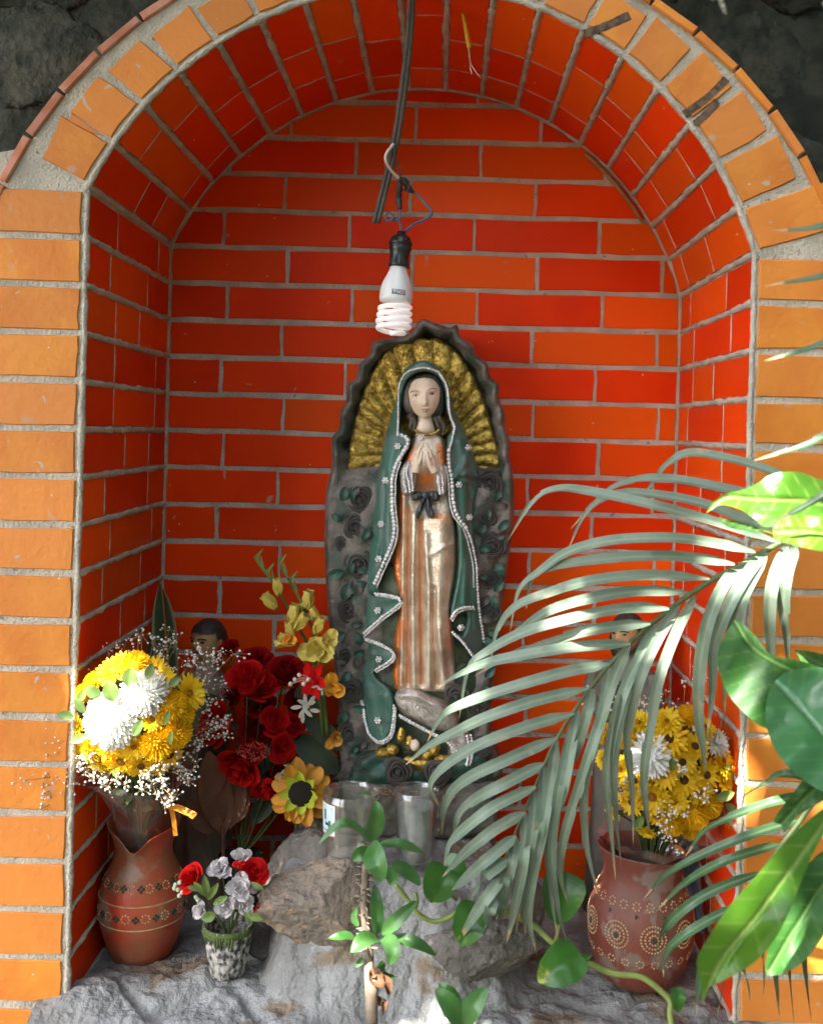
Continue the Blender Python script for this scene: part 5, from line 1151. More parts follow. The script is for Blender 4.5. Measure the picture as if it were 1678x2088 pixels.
# gladiolus sprays
gl = empty('gladiolus_spray', (P(650, 1600, .25).x, .25, FT[2]), 'pale yellow gladiolus sprays leaning beside the statue', 'flowers')
for stem, buds in (([(660, 1500, .24), (640, 1350, .22), (600, 1265, .21), (565, 1200, .21), (530, 1155, .21)], [(566, 1196, 18, 95), (550, 1226, 20, 130), (598, 1252, 22, 80), (612, 1268, 22, 50), (585, 1305, 20, 160), (575, 1310, 16, 200), (590, 1285, 18, 100)]), ([(668, 1500, .23), (655, 1380, .21), (640, 1290, .2), (610, 1220, .2), (578, 1165, .2)], [(628, 1222, 20, 85), (650, 1275, 20, 70), (640, 1250, 14, 110), (618, 1235, 10, 60)])):
    q = catmull([P(*p) for p in stem]+[], 6); link('stem', mesh('stem', *tube(q, np.linspace(.0032, .0014, len(q)), 7), M_FLEAF), gl)
    for k in range(4):
        p = q[-1-k*2]; V, F, A = leaf([p, p+np.array((-.006, -.002, .014)), p+np.array((-.008*(1 if k % 2 else -.6), -.002, .028))], .008, (0, -1, 0), 2, .4); link('bract', mesh('bract', V, F, M_FLEAF), gl)
    for px, py, r, a in buds:
        mb = MB(); Y = .185; ax = Vector((math.cos(R(a)), -.25, math.sin(R(a))))
        for k in range(4):
            V, F = petal(2.2, 1.5, .9, -.12, 6, 5, tip=.8); mb.add(xf(V, Matrix.Rotation(k*1.57, 4, 'X') @ Matrix.Translation((-1.1, 0, -.42))), F)
        Mx = Matrix.Translation(P(px, py, Y)) @ ax.to_track_quat('X', 'Z').to_matrix().to_4x4() @ Matrix.Diagonal((r*S(Y)*.85,)*3+(1,)); link('bud', mb.me('bud', M_PALEY), gl, Mx)
        b0 = P(px, py, Y)-ax*r*S(Y)*.9; link('calyx', mesh('calyx', *tube([b0-ax*.004, b0+ax*.002, b0+ax*.010], [.0022, .0042, .0030], 8), M_FLEAF), gl)
for kind, px, py, r, nn in (('glad', 645, 1328, 44, (-.2, -1, .4)), ('glad', 668, 1310, 30, (.5, -1, .5)), ('yel', 678, 1400, 34, (.4, -1, -.2)), ('yel', 682, 1505, 26, (.4, -1, 0)), ('yel', 590, 1302, 22, (-.6, -1, 0))): flower(kind, P(px, py, .165), nn, r*S(.165), gl)
# sunflower
YSn = .17; sf_ = empty('cloth_sunflower', P(612, 1640, .22), 'cloth sunflower with black centre next to the glass candle jar', 'flower')
pc = P(614, 1617, YSn); O = orient((.08, -1, .12), 0, pc, S(YSn))
for k in range(15):
    mb = MB(); V, F = petal(random.uniform(52, 66), random.uniform(28, 36), .55, random.uniform(-.35, .12), 8, 7, ruff=.03, tip=.6, ph=k); mb.add(xf(V, rotm(k*.419*1.0+random.uniform(-.1, .1), random.uniform(-.12, .30), 4, -6-3*(k % 2))), F); link('petal', mb.me('petal', M_ORY), sf_, O)
for k in range(8):
    mb = MB(); V, F = petal(random.uniform(32, 42), 22, .6, random.uniform(-.1, .3), 7, 5, tip=.6); mb.add(xf(V, rotm(k*.785+random.uniform(-.12, .12), random.uniform(.30, .6), 8, 0)), F); link('inner_petal', mb.me('inner_petal', M_LIME), sf_, O)
V, F = ball((0, 0, 8), 26, 12, 24, (1, 1, .45)); link('flower_centre', mesh('flower_centre', V, F, M_BLK), sf_, O)
link('stem', mesh('stem', *tube(catmull([pc+Vector((0, .01, 0)), pc+Vector((-.01, .05, -.03)), Vector((pc.x-.015, YSn+.06, LZ(pc.x-.015, YSn+.06)))], 5), .003, 7), M_STEM), sf_)
# dull brown dried leaves
dr = empty('dried_leaf_spray', (P(440, 1760, .24).x, .24, LZ(P(440, 1760, .24).x, .24)), 'brown dried leaves standing in shadow below the red roses', 'dried leaves')
for px, py, a, L, W in ((455, 1700, 100, 170, 70), (465, 1690, 80, 130, 56), (440, 1700, 130, 90, 50), (470, 1680, 60, 70, 40)): leaf_at('leaf', px, py, .22, a, L, W, M_DRIED, dr, .08, .25, 12)
p0 = P(455, 1700, .22); link('stem', mesh('stem', *tube([p0+Vector((0, -.002, .01)), Vector((p0.x, .235, LZ(p0.x, .235)))], .003, 6), M_DRIED), dr)
# ================================================================== PLANTS
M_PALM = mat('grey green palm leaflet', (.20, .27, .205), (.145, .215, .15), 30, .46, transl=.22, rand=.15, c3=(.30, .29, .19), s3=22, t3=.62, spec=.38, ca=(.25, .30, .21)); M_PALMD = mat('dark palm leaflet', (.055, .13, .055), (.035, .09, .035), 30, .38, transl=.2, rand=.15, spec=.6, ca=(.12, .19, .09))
M_PTIP = mat('dry palm tip', (.42, .32, .17), (.30, .22, .12), 60, .7); M_RACH = mat('palm rachis', (.16, .22, .09), (.11, .16, .07), 40, .5)
M_BLUEL = mat('sky-lit glossy leaf', (.045, .165, .055), (.035, .125, .04), 14, .3, transl=.15, spec=.8, ca=(.10, .22, .09), bump=.0012, bscale=60)
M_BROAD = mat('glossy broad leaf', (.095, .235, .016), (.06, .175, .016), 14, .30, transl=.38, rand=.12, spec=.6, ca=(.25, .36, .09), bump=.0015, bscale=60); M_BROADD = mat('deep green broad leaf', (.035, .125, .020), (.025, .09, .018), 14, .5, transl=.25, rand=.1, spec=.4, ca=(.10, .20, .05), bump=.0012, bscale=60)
M_SPUR = mat('spurge leaf', (.045, .145, .028), (.065, .165, .045), 24, .35, transl=.22, rand=.25, spec=.6, bump=.001, bscale=80); M_SPST = mat('thorny grey stem', (.22, .17, .12), (.14, .11, .08), 60, .8, bump=.002, bscale=120); M_DEAD = mat('dead brown leaf', (.20, .095, .045), (.12, .06, .03), 40, .8, bump=.002, bscale=90)
M_POTH = mat('variegated vine leaf', (.045, .165, .018), (.035, .12, .018), 30, .32, transl=.25, c3=(.36, .40, .05), s3=24, t3=.62, spec=.6, bump=.0012, bscale=70); M_VINE = mat('vine stem', (.20, .26, .06), (.15, .20, .05), 30, .5); M_SANS = mat('snake plant leaf', (.045, .075, .030), (.03, .05, .022), 30, .45, stretch=(1, 1, .3), ca=(.36, .30, .14)); M_ORST = mat('orange edge stripe', (.42, .13, .03), rough=.6); M_TRUNK = mat('tree bark', (.12, .09, .065), (.07, .055, .04), 12, .9, bump=.01, bscale=30)
palm = empty('palm_plant', (.92, -.20, 0), 'feathery palm with long narrow leaflets arching in front of the shrine', 'palm')
def pal_prof(t): return min(1, t/.10+.22)*(1-max(0, (t-.45)/.55)**1.6)**.9 if t < 1 else 0
def leaflet(pts, wpx, par, m, Ys, up=(0, -.75, .65), name='leaflet', fold=.32, tipdry=True):
    q = catmull([tuple(p) for p in pts], 5); n = len(q); Yv = np.interp(np.linspace(0, 1, n), np.linspace(0, 1, len(Ys)), Ys)
    p3 = PA(q, Yv); w_ = wpx*S(float(np.mean(Ys))); s = random.uniform(-.25, .25)
    V, F, A = leaf(p3, w_, (up[0]+s, up[1], up[2]), 3, fold, pal_prof, ph=random.uniform(0, 6), wave=.02)
    if random.random() < .5:                            # nibbled edges
        k0 = random.randrange(n//3, n-4); sd_ = random.choice((0, 5)); F = [f for i, f in enumerate(F) if not (i % 6 == sd_ and k0 <= i//6 <= k0+random.randrange(1, 4))]
    fm = [1 if (tipdry and (F[i][0]//7) >= n-3) else 0 for i in range(len(F))]
    return link(name, mesh(name, V, F, [m, M_PTIP], True, {'pt': (np.abs(A) < .1)*1.}, fm), par)
def frond(name, rach, r0, r1, leaflets, m, wpx, up):
    q = catmull([tuple(P(*p)) for p in rach], 6); fo = link(name, mesh(name, *tube(q, np.linspace(r0, r1, len(q)), 8), M_RACH), palm)
    for e in leaflets:
        pts, Ys = e[0], e[1]; leaflet(pts, e[2] if len(e) > 2 else wpx, fo, m, Ys, up)
    return fo
YP = -.13
rach1 = [(2050, 1180, -.18), (1800, 1062, -.17), (1680, 1072, -.155), (1591, 1107, -.14), (1517, 1149, -.135), (1447, 1186, YP), (1364, 1244, YP), (1285, 1311, YP), (1206, 1401, YP), (1136, 1506, YP), (1090, 1608, YP), (1049, 1705, -.125), (1019, 1786, -.12), (1004, 1835, -.12)]
Lf = [[(1591, 1107), (1456, 1065), (1340, 1033), (1201, 1003), (1132, 998), (1085, 1024), (1032, 1107)], [(1540, 1126), (1450, 1108), (1364, 1098), (1248, 1103), (1160, 1126), (1099, 1167), (1058, 1205), (1039, 1293)], [(1498, 1151), (1400, 1138), (1317, 1135), (1201, 1144), (1122, 1158), (1085, 1181), (1072, 1246)], [(1447, 1181), (1317, 1174), (1201, 1186), (1122, 1209), (1053, 1237), (1016, 1283), (1000, 1348)], [(1405, 1209), (1294, 1207), (1197, 1223), (1122, 1246), (1076, 1274), (1048, 1293), (993, 1337)], [(1364, 1242), (1271, 1242), (1155, 1265), (1062, 1293), (993, 1330), (955, 1365), (935, 1473)], [(1326, 1272), (1224, 1283), (1132, 1306), (1039, 1339), (965, 1380)], [(1285, 1313), (1178, 1320), (1085, 1334), (993, 1353), (937, 1376), (885, 1405)], [(1243, 1355), (1155, 1371), (1039, 1404), (946, 1436), (900, 1462), (870, 1515)], [(1201, 1404), (1085, 1432), (993, 1464), (923, 1497), (870, 1525), (825, 1562)], [(1171, 1455), (1062, 1487), (970, 1524), (905, 1566), (878, 1605), (895, 1645)], [(1136, 1506), (1039, 1548), (946, 1594), (908, 1640), (900, 1705)], [(1109, 1557), (1039, 1594), (970, 1631), (935, 1665), (922, 1710)], [(1093, 1605), (1008, 1646), (941, 1698), (916, 1727), (905, 1770)], [(1071, 1657), (1008, 1694), (953, 1738), (927, 1764), (901, 1790)], [(1052, 1705), (990, 1757), (941, 1801), (919, 1818)], [(1034, 1753), (990, 1786), (967, 1816), (960, 1836)], [(1023, 1790), (975, 1857), (934, 1921)], [(1008, 1831), (993, 1875), (982, 1912)]]
Rf = [[(1605, 1112), (1577, 1181), (1568, 1251), (1572, 1344), (1577, 1446)], [(1623, 1112), (1605, 1167), (1597, 1228), (1603, 1290), (1607, 1367)], [(1558, 1128), (1517, 1181), (1480, 1251), (1456, 1320), (1452, 1413), (1442, 1500)], [(1563, 1126), (1521, 1205), (1498, 1274), (1480, 1344), (1477, 1469)], [(1512, 1154), (1475, 1195), (1442, 1274), (1426, 1367), (1424, 1460), (1433, 1529), (1438, 1582)], [(1419, 1214), (1382, 1283), (1345, 1381), (1327, 1473), (1313, 1575), (1317, 1650), (1325, 1702)], [(1387, 1228), (1345, 1297), (1308, 1376), (1284, 1460), (1280, 1529), (1289, 1622), (1291, 1730)], [(1350, 1265), (1308, 1334), (1271, 1413), (1246, 1506), (1236, 1599), (1245, 1690), (1255, 1796)], [(1330, 1275), (1290, 1370), (1262, 1470), (1250, 1570), (1256, 1680), (1268, 1776)], [(1285, 1311), (1250, 1390), (1222, 1480), (1192, 1600), (1195, 1720), (1222, 1835)], [(1243, 1355), (1228, 1450), (1192, 1570), (1152, 1700), (1142, 1780), (1158, 1846)], [(1206, 1401), (1195, 1460), (1168, 1550), (1150, 1595)], [(1180, 1445), (1165, 1520), (1148, 1610), (1120, 1700), (1122, 1800), (1140, 1940)], [(1173, 1455), (1150, 1560), (1132, 1650), (1124, 1750), (1136, 1850), (1158, 1932)], [(1136, 1506), (1122, 1600), (1105, 1700), (1085, 1800), (1080, 1880), (1095, 1952)], [(1109, 1557), (1105, 1650), (1090, 1750), (1072, 1850), (1070, 1910)], [(1090, 1608), (1085, 1700), (1065, 1800), (1052, 1908)], [(1071, 1657), (1068, 1750), (1050, 1850), (1032, 1926)], [(1049, 1705), (1045, 1760), (1025, 1850), (1015, 1884)], [(1034, 1753), (1028, 1800), (1018, 1850), (1010, 1880)]]
Uf = [[(1700, 1060), (1640, 1000), (1586, 968), (1503, 940), (1410, 924), (1364, 945), (1336, 977), (1300, 1030)], [(1680, 1070), (1600, 1030), (1475, 996), (1364, 977), (1294, 980), (1234, 1005), (1160, 1082)], [(1640, 1085), (1535, 1065), (1433, 1028), (1340, 1010), (1262, 1007), (1197, 1042), (1153, 1132)]]
frond('frond', rach1, .0045, .0012, [(p, [-.155, -.17, -.12, -.075], 25) for p in Lf]+[(p, [-.14, -.19, -.17, -.13], 27) for p in Rf[:5]]+[(p, [-.13, -.16, -.135, -.075], 23) for p in Rf[5:]]+[(p, [-.15, -.13, -.09, -.04], 24) for p in Uf], M_PALM, 25, (0, -.8, .6))
rach2 = [(2000, 1700, -.26), (1790, 1590, -.25), (1680, 1620, -.23), (1620, 1690, -.22), (1560, 1770, -.21), (1510, 1850, -.20), (1478, 1920, -.20)]
D = [[(1700, 1605), (1604, 1579), (1552, 1603), (1500, 1636)], [(1680, 1620), (1600, 1630), (1520, 1655), (1440, 1692), (1395, 1750)], [(1632, 1672), (1540, 1700), (1440, 1740), (1360, 1784), (1311, 1835)], [(1590, 1722), (1480, 1756), (1400, 1800), (1335, 1862)], [(1550, 1780), (1440, 1824), (1367, 1880), (1339, 1932), (1335, 1988)], [(1510, 1845), (1427, 1888), (1375, 1925), (1355, 1957), (1353, 1996)], [(1480, 1915), (1478, 1965), (1472, 2013), (1462, 2075)], [(1500, 1870), (1516, 1973), (1524, 2010), (1528, 2045)], [(1530, 1820), (1552, 1933), (1556, 1980), (1556, 2030)], [(1555, 1780), (1570, 1900), (1580, 1990), (1590, 2080)], [(1590, 1730), (1600, 1880), (1608, 1990), (1618, 2080)], [(1630, 1680), (1632, 1850), (1640, 1980), (1655, 2090)], [(1495, 1880), (1440, 1960), (1425, 2020), (1420, 2070)]]
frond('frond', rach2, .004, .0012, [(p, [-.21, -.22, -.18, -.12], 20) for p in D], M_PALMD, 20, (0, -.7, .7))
rach3 = [(2000, 700, -.5), (1900, 480, -.46), (1800, 420, -.45), (1740, 380, -.45)]
T3 = [[(1880, 460), (1760, 440), (1660, 466), (1570, 470)], [(1900, 520), (1780, 540), (1660, 568), (1560, 582)], [(1920, 600), (1780, 660), (1660, 708), (1560, 735)], [(1960, 700), (1800, 820), (1660, 900), (1535, 940)], [(1980, 760), (1800, 920), (1680, 1010), (1560, 1075)]]
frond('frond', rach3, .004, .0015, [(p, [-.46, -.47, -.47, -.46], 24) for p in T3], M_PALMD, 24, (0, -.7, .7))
for pts in ([(.92, -.2, 0), (.93, -.2, .5), (.93, -.2, .95), tuple(P(2050, 1180, -.18))], [(.94, -.22, 0), (.92, -.24, .5), tuple(P(2000, 1700, -.26))], [(.95, -.24, 0), (.97, -.32, .8), tuple(P(2000, 700, -.5))]):
    link('cane', mesh('cane', *tube(catmull(pts, 6), np.linspace(.012, .005, len(catmull(pts, 6))), 9), M_RACH), palm)
# ---- broad-leaved plant at the right
bp_ = empty('broadleaf_plant', (.72, -.45, 0), 'glossy broad-leaved plant leaning in from the right of the niche', 'plant')
def broad(outline, mid, Y0, tilt, m, bulge=.02, name='leaf', wav=.004):
    mid = np.array(catmull(mid, 6)); L = np.linalg.norm(mid[-1]-mid[0]); dirn = (mid[-1]-mid[0])/L; nrm = np.array((-dirn[1], dirn[0]))
    def dep(p, d):
        dm = dseg(p, mid); t = ((p-mid[0])@dirn)/L
        return tilt[0]*(p[:, 0]-mid[0][0])*S(Y0)+tilt[1]*(p[:, 1]-mid[0][1])*S(Y0)+bulge*np.sin(np.clip(t, 0, 1)*2.6)+.18*dm*S(Y0)-.004*np.exp(-(dm/4)**2)+wav*np.sin(t*16+(((p-mid[0])@nrm) > 0)*1.)*np.clip(dm/40, 0, 1)
    def att(p, d):
        dm = dseg(p, mid); s = (p-mid[0])@dirn; side = np.sign((p-mid[0])@nrm)
        ph = (s-dm*.75)/(L/8.); v = np.exp(-((ph-np.round(ph))*L/8/2.2)**2)*.5
        return np.clip(np.exp(-(dm/3.2)**2)+v, 0, 1)
    V, F, A = relief(outline, dep, Y0, 5, None, smoothn=4, attr=att); o = link(name, mesh(name, V, F, m, True, {'pt': A}), bp_)
    return P(mid[0][0], mid[0][1], Y0)
roots = [
    broad([(1440, 1047), (1452, 1025), (1484, 1005), (1510, 1000), (1545, 985), (1575, 966), (1625, 962), (1665, 975), (1720, 1000), (1740, 1060), (1700, 1095), (1650, 1085), (1600, 1070), (1560, 1075), (1540, 1060), (1510, 1040), (1470, 1030)], [(1730, 1040), (1640, 1022), (1540, 1018), (1480, 1015), (1441, 1046)], -.36, (.10, .55), M_BROAD),
    broad([(1575, 1075), (1600, 1055), (1640, 1050), (1690, 1060), (1740, 1090), (1730, 1130), (1680, 1125), (1632, 1115), (1590, 1104), (1578, 1098)], [(1740, 1105), (1660, 1085), (1580, 1085)], -.40, (.1, .6), M_BROAD, .012),
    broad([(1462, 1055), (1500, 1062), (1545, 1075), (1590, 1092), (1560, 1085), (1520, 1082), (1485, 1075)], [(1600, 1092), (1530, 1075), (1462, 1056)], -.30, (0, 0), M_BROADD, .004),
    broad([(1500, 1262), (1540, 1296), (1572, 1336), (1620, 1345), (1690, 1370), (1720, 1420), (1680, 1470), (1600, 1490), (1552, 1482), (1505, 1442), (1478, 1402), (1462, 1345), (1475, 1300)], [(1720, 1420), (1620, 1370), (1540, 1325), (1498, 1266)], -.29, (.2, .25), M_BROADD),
    broad([(1600, 1372), (1640, 1362), (1690, 1365), (1745, 1400), (1765, 1500), (1740, 1600), (1690, 1618), (1640, 1592), (1590, 1545), (1562, 1480), (1564, 1425), (1578, 1392)], [(1760, 1600), (1680, 1500), (1610, 1420), (1580, 1390)], -.40, (.25, .75), M_BLUEL, .02),
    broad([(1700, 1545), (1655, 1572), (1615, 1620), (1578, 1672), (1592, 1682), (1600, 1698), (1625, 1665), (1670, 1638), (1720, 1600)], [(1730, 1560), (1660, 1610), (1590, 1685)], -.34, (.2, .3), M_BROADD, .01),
    broad([(1690, 1640), (1650, 1672), (1600, 1720), (1530, 1800), (1480, 1858), (1434, 1930), (1420, 1962), (1428, 2000), (1433, 2048), (1446, 2015), (1480, 1998), (1540, 1962), (1590, 1900), (1635, 1795), (1668, 1720), (1705, 1665)], [(1720, 1620), (1640, 1735), (1550, 1860), (1470, 1960), (1432, 2046)], -.43, (-.15, .35), M_BROAD, .03),
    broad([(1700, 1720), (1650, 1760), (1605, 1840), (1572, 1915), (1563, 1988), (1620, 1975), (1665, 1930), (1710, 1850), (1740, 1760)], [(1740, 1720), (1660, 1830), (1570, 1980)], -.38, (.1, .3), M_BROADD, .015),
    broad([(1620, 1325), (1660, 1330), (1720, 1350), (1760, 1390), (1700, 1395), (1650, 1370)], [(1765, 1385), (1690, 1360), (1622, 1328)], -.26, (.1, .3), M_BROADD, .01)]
stem_p = catmull([(.72, -.45, 0), (.74, -.46, .5), (.70, -.47, 1.0), (.72, -.48, 1.35), (.70, -.46, 1.6)], 8); link('stem', mesh('stem', *tube(stem_p, np.linspace(.016, .008, len(stem_p)), 10), M_RACH), bp_)
for rp in roots:
    k = int(np.argmin(np.abs(stem_p[:, 2]-max(.1, rp.z-.06)))); link('petiole', mesh('petiole', *tube(catmull([stem_p[k], (stem_p[k]+np.array(rp))/2+np.array((0, 0, .015)), rp], 5), np.linspace(.004, .0025, 11), 7), M_RACH), bp_)
# ---- thorny spurge in front of the ledge
YC = -.17
sp = empty('thorny_spurge', (P(757, 2067, -.2).x, -.21, 0), 'slender thorny stem with oval green leaves rising before the stones', 'plant')
stp_ = catmull([(sp.location.x+.01, -.22, 0)]+[tuple(P(*p)) for p in ((758, 2110, -.20), (757, 2067, -.19), (753, 1993, -.18), (751, 1938, YC), (746, 1883, YC), (744, 1827, YC), (746, 1772, YC), (750, 1728, YC))], 7)
link('stem', mesh('stem', *tube(stp_, np.interp(np.linspace(0, 1, len(stp_)), [0, .3, .8, 1], [.007, .006, .005, .0038]), 10), M_SPST), sp)
th = MB()
for i in range(60):
    k = random.uniform(.5, .98); j = int(k*(len(stp_)-1)); p = stp_[j]+np.array((0, 0, random.uniform(-.004, .004))); a = random.uniform(0, 6.28); d = np.array((math.cos(a), math.sin(a), random.uniform(-.15, .25))); th.add(*tube([p+d*.004, p+d*.008, p+d*.0125], [.0014, .0009, .0002], 5))
tag(th.build('thorns', mat('thorn', (.26, .20, .15), rough=.6), sp), kind='stuff')
def spl(pts, wpx, up=(0, -.8, .6), m=None, fold=.3, par=sp, nm='leaf'):
    q = catmull([tuple(P(*p)) for p in pts], 6); V, F, A = leaf(q, wpx*S(YC), up, 3, fold, lambda t: (math.sin(math.pi*min(1, t**.8*.96+.03))**.62), wave=.02, ph=random.uniform(0, 6)); link(nm, mesh(nm, V, F, m or M_SPUR, True, {'pt': np.abs(A)}), par)
u_ = YC-.01
for pts, wd, up in (([(758, 1716, u_), (762, 1690, u_-.01), (768, 1660, u_-.015), (766, 1634, u_-.01)], 38, (.3, -1, .2)), ([(766, 1640, u_), (760, 1625, u_-.01), (745, 1618, u_-.015), (730, 1620, u_-.015)], 12, (0, -.4, 1)), ([(750, 1712, u_), (730, 1692, u_-.01), (705, 1680, u_-.02), (680, 1690, u_-.02), (650, 1722, u_-.02)], 22, (.1, -.7, .9)), ([(757, 1722, u_-.01), (764, 1745, u_-.03), (772, 1770, u_-.04), (775, 1798, u_-.035)], 50, (-.3, -1, .35)), ([(775, 1722, u_), (810, 1722, u_-.005), (840, 1730, u_), (866, 1742, u_+.01)], 24, (0, -.6, .8)), ([(750, 1738, u_), (735, 1742, u_-.01), (719, 1755, u_-.01)], 30, (0, -1, .3)), ([(800, 1762, u_), (822, 1772, u_), (842, 1788, u_), (857, 1806, u_)], 28, (.2, -1, .4)), ([(768, 1905, u_), (768, 1870, u_-.01), (766, 1835, u_-.01), (763, 1803, u_)], 30, (.5, -1, 0)), ([(778, 1903, u_), (800, 1885, u_-.01), (825, 1862, u_-.01), (850, 1838, u_)], 30, (.2, -.8, .6)), ([(770, 1917, u_-.01), (752, 1915, u_-.03), (735, 1925, u_-.045), (716, 1942, u_-.05)], 38, (.2, -.5, 1)), ([(722, 1913, u_-.02), (705, 1910, u_-.025), (690, 1912, u_-.03), (670, 1914, u_-.03)], 22, (.1, -.5, 1)), ([(800, 1915, u_), (830, 1918, u_-.01), (860, 1930, u_-.01), (888, 1949, u_)], 26, (0, -.7, .7)), ([(780, 1915, u_-.01), (795, 1925, u_-.03), (800, 1945, u_-.04), (793, 1968, u_-.04)], 36, (.3, -1, .5)), ([(782, 1962, u_), (775, 1980, u_-.01), (785, 1992, u_-.015), (806, 1993, u_-.01)], 22, (.3, -1, .2)), ([(742, 1958, u_), (735, 1962, u_), (725, 1973, u_)], 14, (0, -1, .4)), ([(790, 1770, u_+.02), (800, 1790, u_+.02), (795, 1805, u_+.02)], 30, (0, -1, .4)), ([(730, 1890, u_+.02), (722, 1870, u_+.02), (728, 1850, u_+.02)], 14, (0, -1, .4))): spl(pts, wd, up)
spl([(756, 1985, u_), (765, 2000, u_-.02), (785, 2005, u_-.02), (793, 2030, u_-.015)], 34, (.4, -.8, .5), M_DEAD, .7, nm='dead_leaf'); spl([(768, 2030, u_), (778, 2045, u_-.015), (782, 2068, u_-.02)], 26, (.5, -.8, -.3), M_DEAD, .8, nm='dead_leaf'); spl([(755, 1995, u_-.005), (770, 1985, u_-.02), (788, 2015, u_-.01)], 24, (-.4, -.8, .5), M_DEAD, .6, nm='dead_leaf')
# second shoot, only its tips reach the frame
s2 = empty('spurge_shoot', (P(945, 2067, -.2).x, -.21, 0), 'pair of dark oval leaves sprouting below the grey stone', 'plant')
q = catmull([(s2.location.x, -.21, 0), (s2.location.x+.01, -.21, .4), tuple(P(943, 2095, -.19))], 8); link('stem', mesh('stem', *tube(q, .005, 8), M_SPST), s2)
for pts, wd, up in (([(943, 2092, -.19), (925, 2062, -.2), (908, 2038, -.2), (889, 2018, -.195)], 42, (.3, -1, .3)), ([(940, 2085, -.185), (925, 2040, -.185), (910, 2020, -.185), (896, 2006, -.18)], 30, (.4, -1, .2)), ([(943, 2095, -.19), (960, 2060, -.2), (975, 2038, -.2), (993, 2016, -.195)], 42, (-.3, -1, .3))): spl(pts, wd, up, par=s2)
# ---- trailing vine with heart leaves
vn = empty('heart_leaf_vine', P(1365, 2069, -.07), 'trailing vine with variegated heart-shaped leaves over the stones', 'vine')
for pts, r in (([(1372, 2110, -.10), (1366, 2069, -.09), (1367, 2045, -.085), (1351, 2025, -.08), (1307, 1993, -.07), (1247, 1985, -.065), (1186, 1957, -.06), (1130, 1925, -.05), (1085, 1885, -.04), (1030, 1860, -.045), (985, 1855, -.05)], .0042), ([(985, 1855, -.05), (950, 1850, -.055), (915, 1872, -.06), (885, 1880, -.06), (855, 1866, -.06), (835, 1840, -.06), (805, 1803, -.06)], .0032), ([(930, 1836, -.06), (915, 1820, -.065), (905, 1790, -.07)], .002), ([(1186, 1957, -.06), (1165, 1945, -.07), (1150, 1935, -.08)], .002), ([(1130, 1925, -.05), (1140, 1890, -.05), (1148, 1850, -.05)], .002), ([(848, 1850, -.06), (850, 1835, -.065), (847, 1822, -.065)], .0024)):
    q = catmull([tuple(P(*p)) for p in pts], 6); link('stem', mesh('stem', *tube(q, r, 8), M_VINE), vn)
def heart(px, py, Y, ang, L, W, up, cup=.3):
    ca, sa = math.cos(R(ang)), -math.sin(R(ang)); u = S(Y)
    q = [P(px+ca*L*t, py+sa*L*t, Y-.25*L*u*math.sin(t*2.4)) for t in np.linspace(-.12, 1, 16)]
    pr = lambda t: (np.interp(t, [0, .05, .12, .3, .5, .7, .85, .95, 1], [.35, .72, .9, 1, .93, .72, .45, .18, .02]))
    V, F, A = leaf(q, W*u, up, 4, cup, pr, wave=.03, ph=px); link('leaf', mesh('leaf', V, F, M_POTH, True, {'pt': np.abs(A)}), vn)
heart(905, 1775, -.07, 250, 72, 84, (.2, -1, .2)); heart(972, 1855, -.08, 245, 82, 78, (-.2, -1, .4)); heart(1150, 1790, -.05, 262, 98, 94, (.1, -1, .15)); heart(1172, 1950, -.085, 215, 92, 88, (-.1, -1, .6)); heart(910, 1765, -.06, 330, 48, 60, (.3, -1, .3)); heart(1185, 1957, -.06, 20, 22, 18, (0, -1, .4)); heart(1380, 2020, -.09, 275, 46, 34, (.2, -1, .2))
# ---- snake plant in the left corner
sn = empty('snake_plant', (P(335, 1500, .34).x, .34, LZ(P(335, 1500, .34).x, .34)), 'stiff upright striped leaf standing in the left corner', 'plant')
V, F = lathe([(.001, 0), (.032, 0), (.038, .06), (.041, .065), (.038, .065), (.034, .05), (.001, .05)], 28, tuple(sn.location)); link('pot', mesh('pot', V, F, M_TERRB), sn)
for tip, base, wd in (((326, 1186), (342, 1640), 52), ((298, 1270), (330, 1650), 34)):
    q = PA(catmull([base, ((tip[0]+base[0])/2+8, (tip[1]+base[1])/2), (tip[0]+8, tip[1]+90), tip], 7), .345); q[0] = (sn.location.x, .34, sn.location.z+.052)
    V, F, A = leaf(q, wd*S(.34), (.3, -1, 0), 3, .35, lambda t: (.35+.65*math.sin(min(1, t*1.6)*1.57))*(1-max(0, (t-.62)/.38)**1.7)); lfo = link('leaf', mesh('leaf', V, F, M_SANS, True, {'pt': (np.abs(A) > .9)*1.}), sn)
    if wd > 40: link('edge_stripe', mesh('edge_stripe', *tube(q[8:]+np.array((.004, -.006, 0)), np.linspace(.0022, .0008, len(q)-8), 6), M_ORST), lfo)
# ================================================================== SHADE TREE (unseen; its crown is shaped to block the sun except at chosen gaps)
tr = empty('unseen_shade_tree', (-2.5, -2.6, 0), 'unseen leafy tree, its crown shaped to shade the shrine', 'tree')
q = catmull([(-2.5, -2.6, 0), (-2.45, -2.55, 1.2), (-2.3, -2.4, 2.4), (-2.0, -2.2, 3.2), (-1.7, -1.9, 3.9)], 6); link('trunk', mesh('trunk', *tube(q, np.linspace(.13, .05, len(q)), 12), M_TRUNK), tr)
for e in ((-2.3, -.9, 3.3), (-2.5, -1.4, 3.8), (-.5, -3.0, 4.2), (-1.6, -3.0, 4.2), (-2.6, -2.2, 4.1)):
    p = q[-8]; b = catmull([tuple(p), tuple((np.array(p)+np.array(e))/2+np.array((0, 0, .15))), e], 5); link('limb', mesh('limb', *tube(b, np.linspace(.05, .014, len(b)), 8), M_TRUNK), tr)
M_CAN = mat('tree leaf', (.055, .12, .022), (.04, .09, .02), 4, .45, transl=.18)
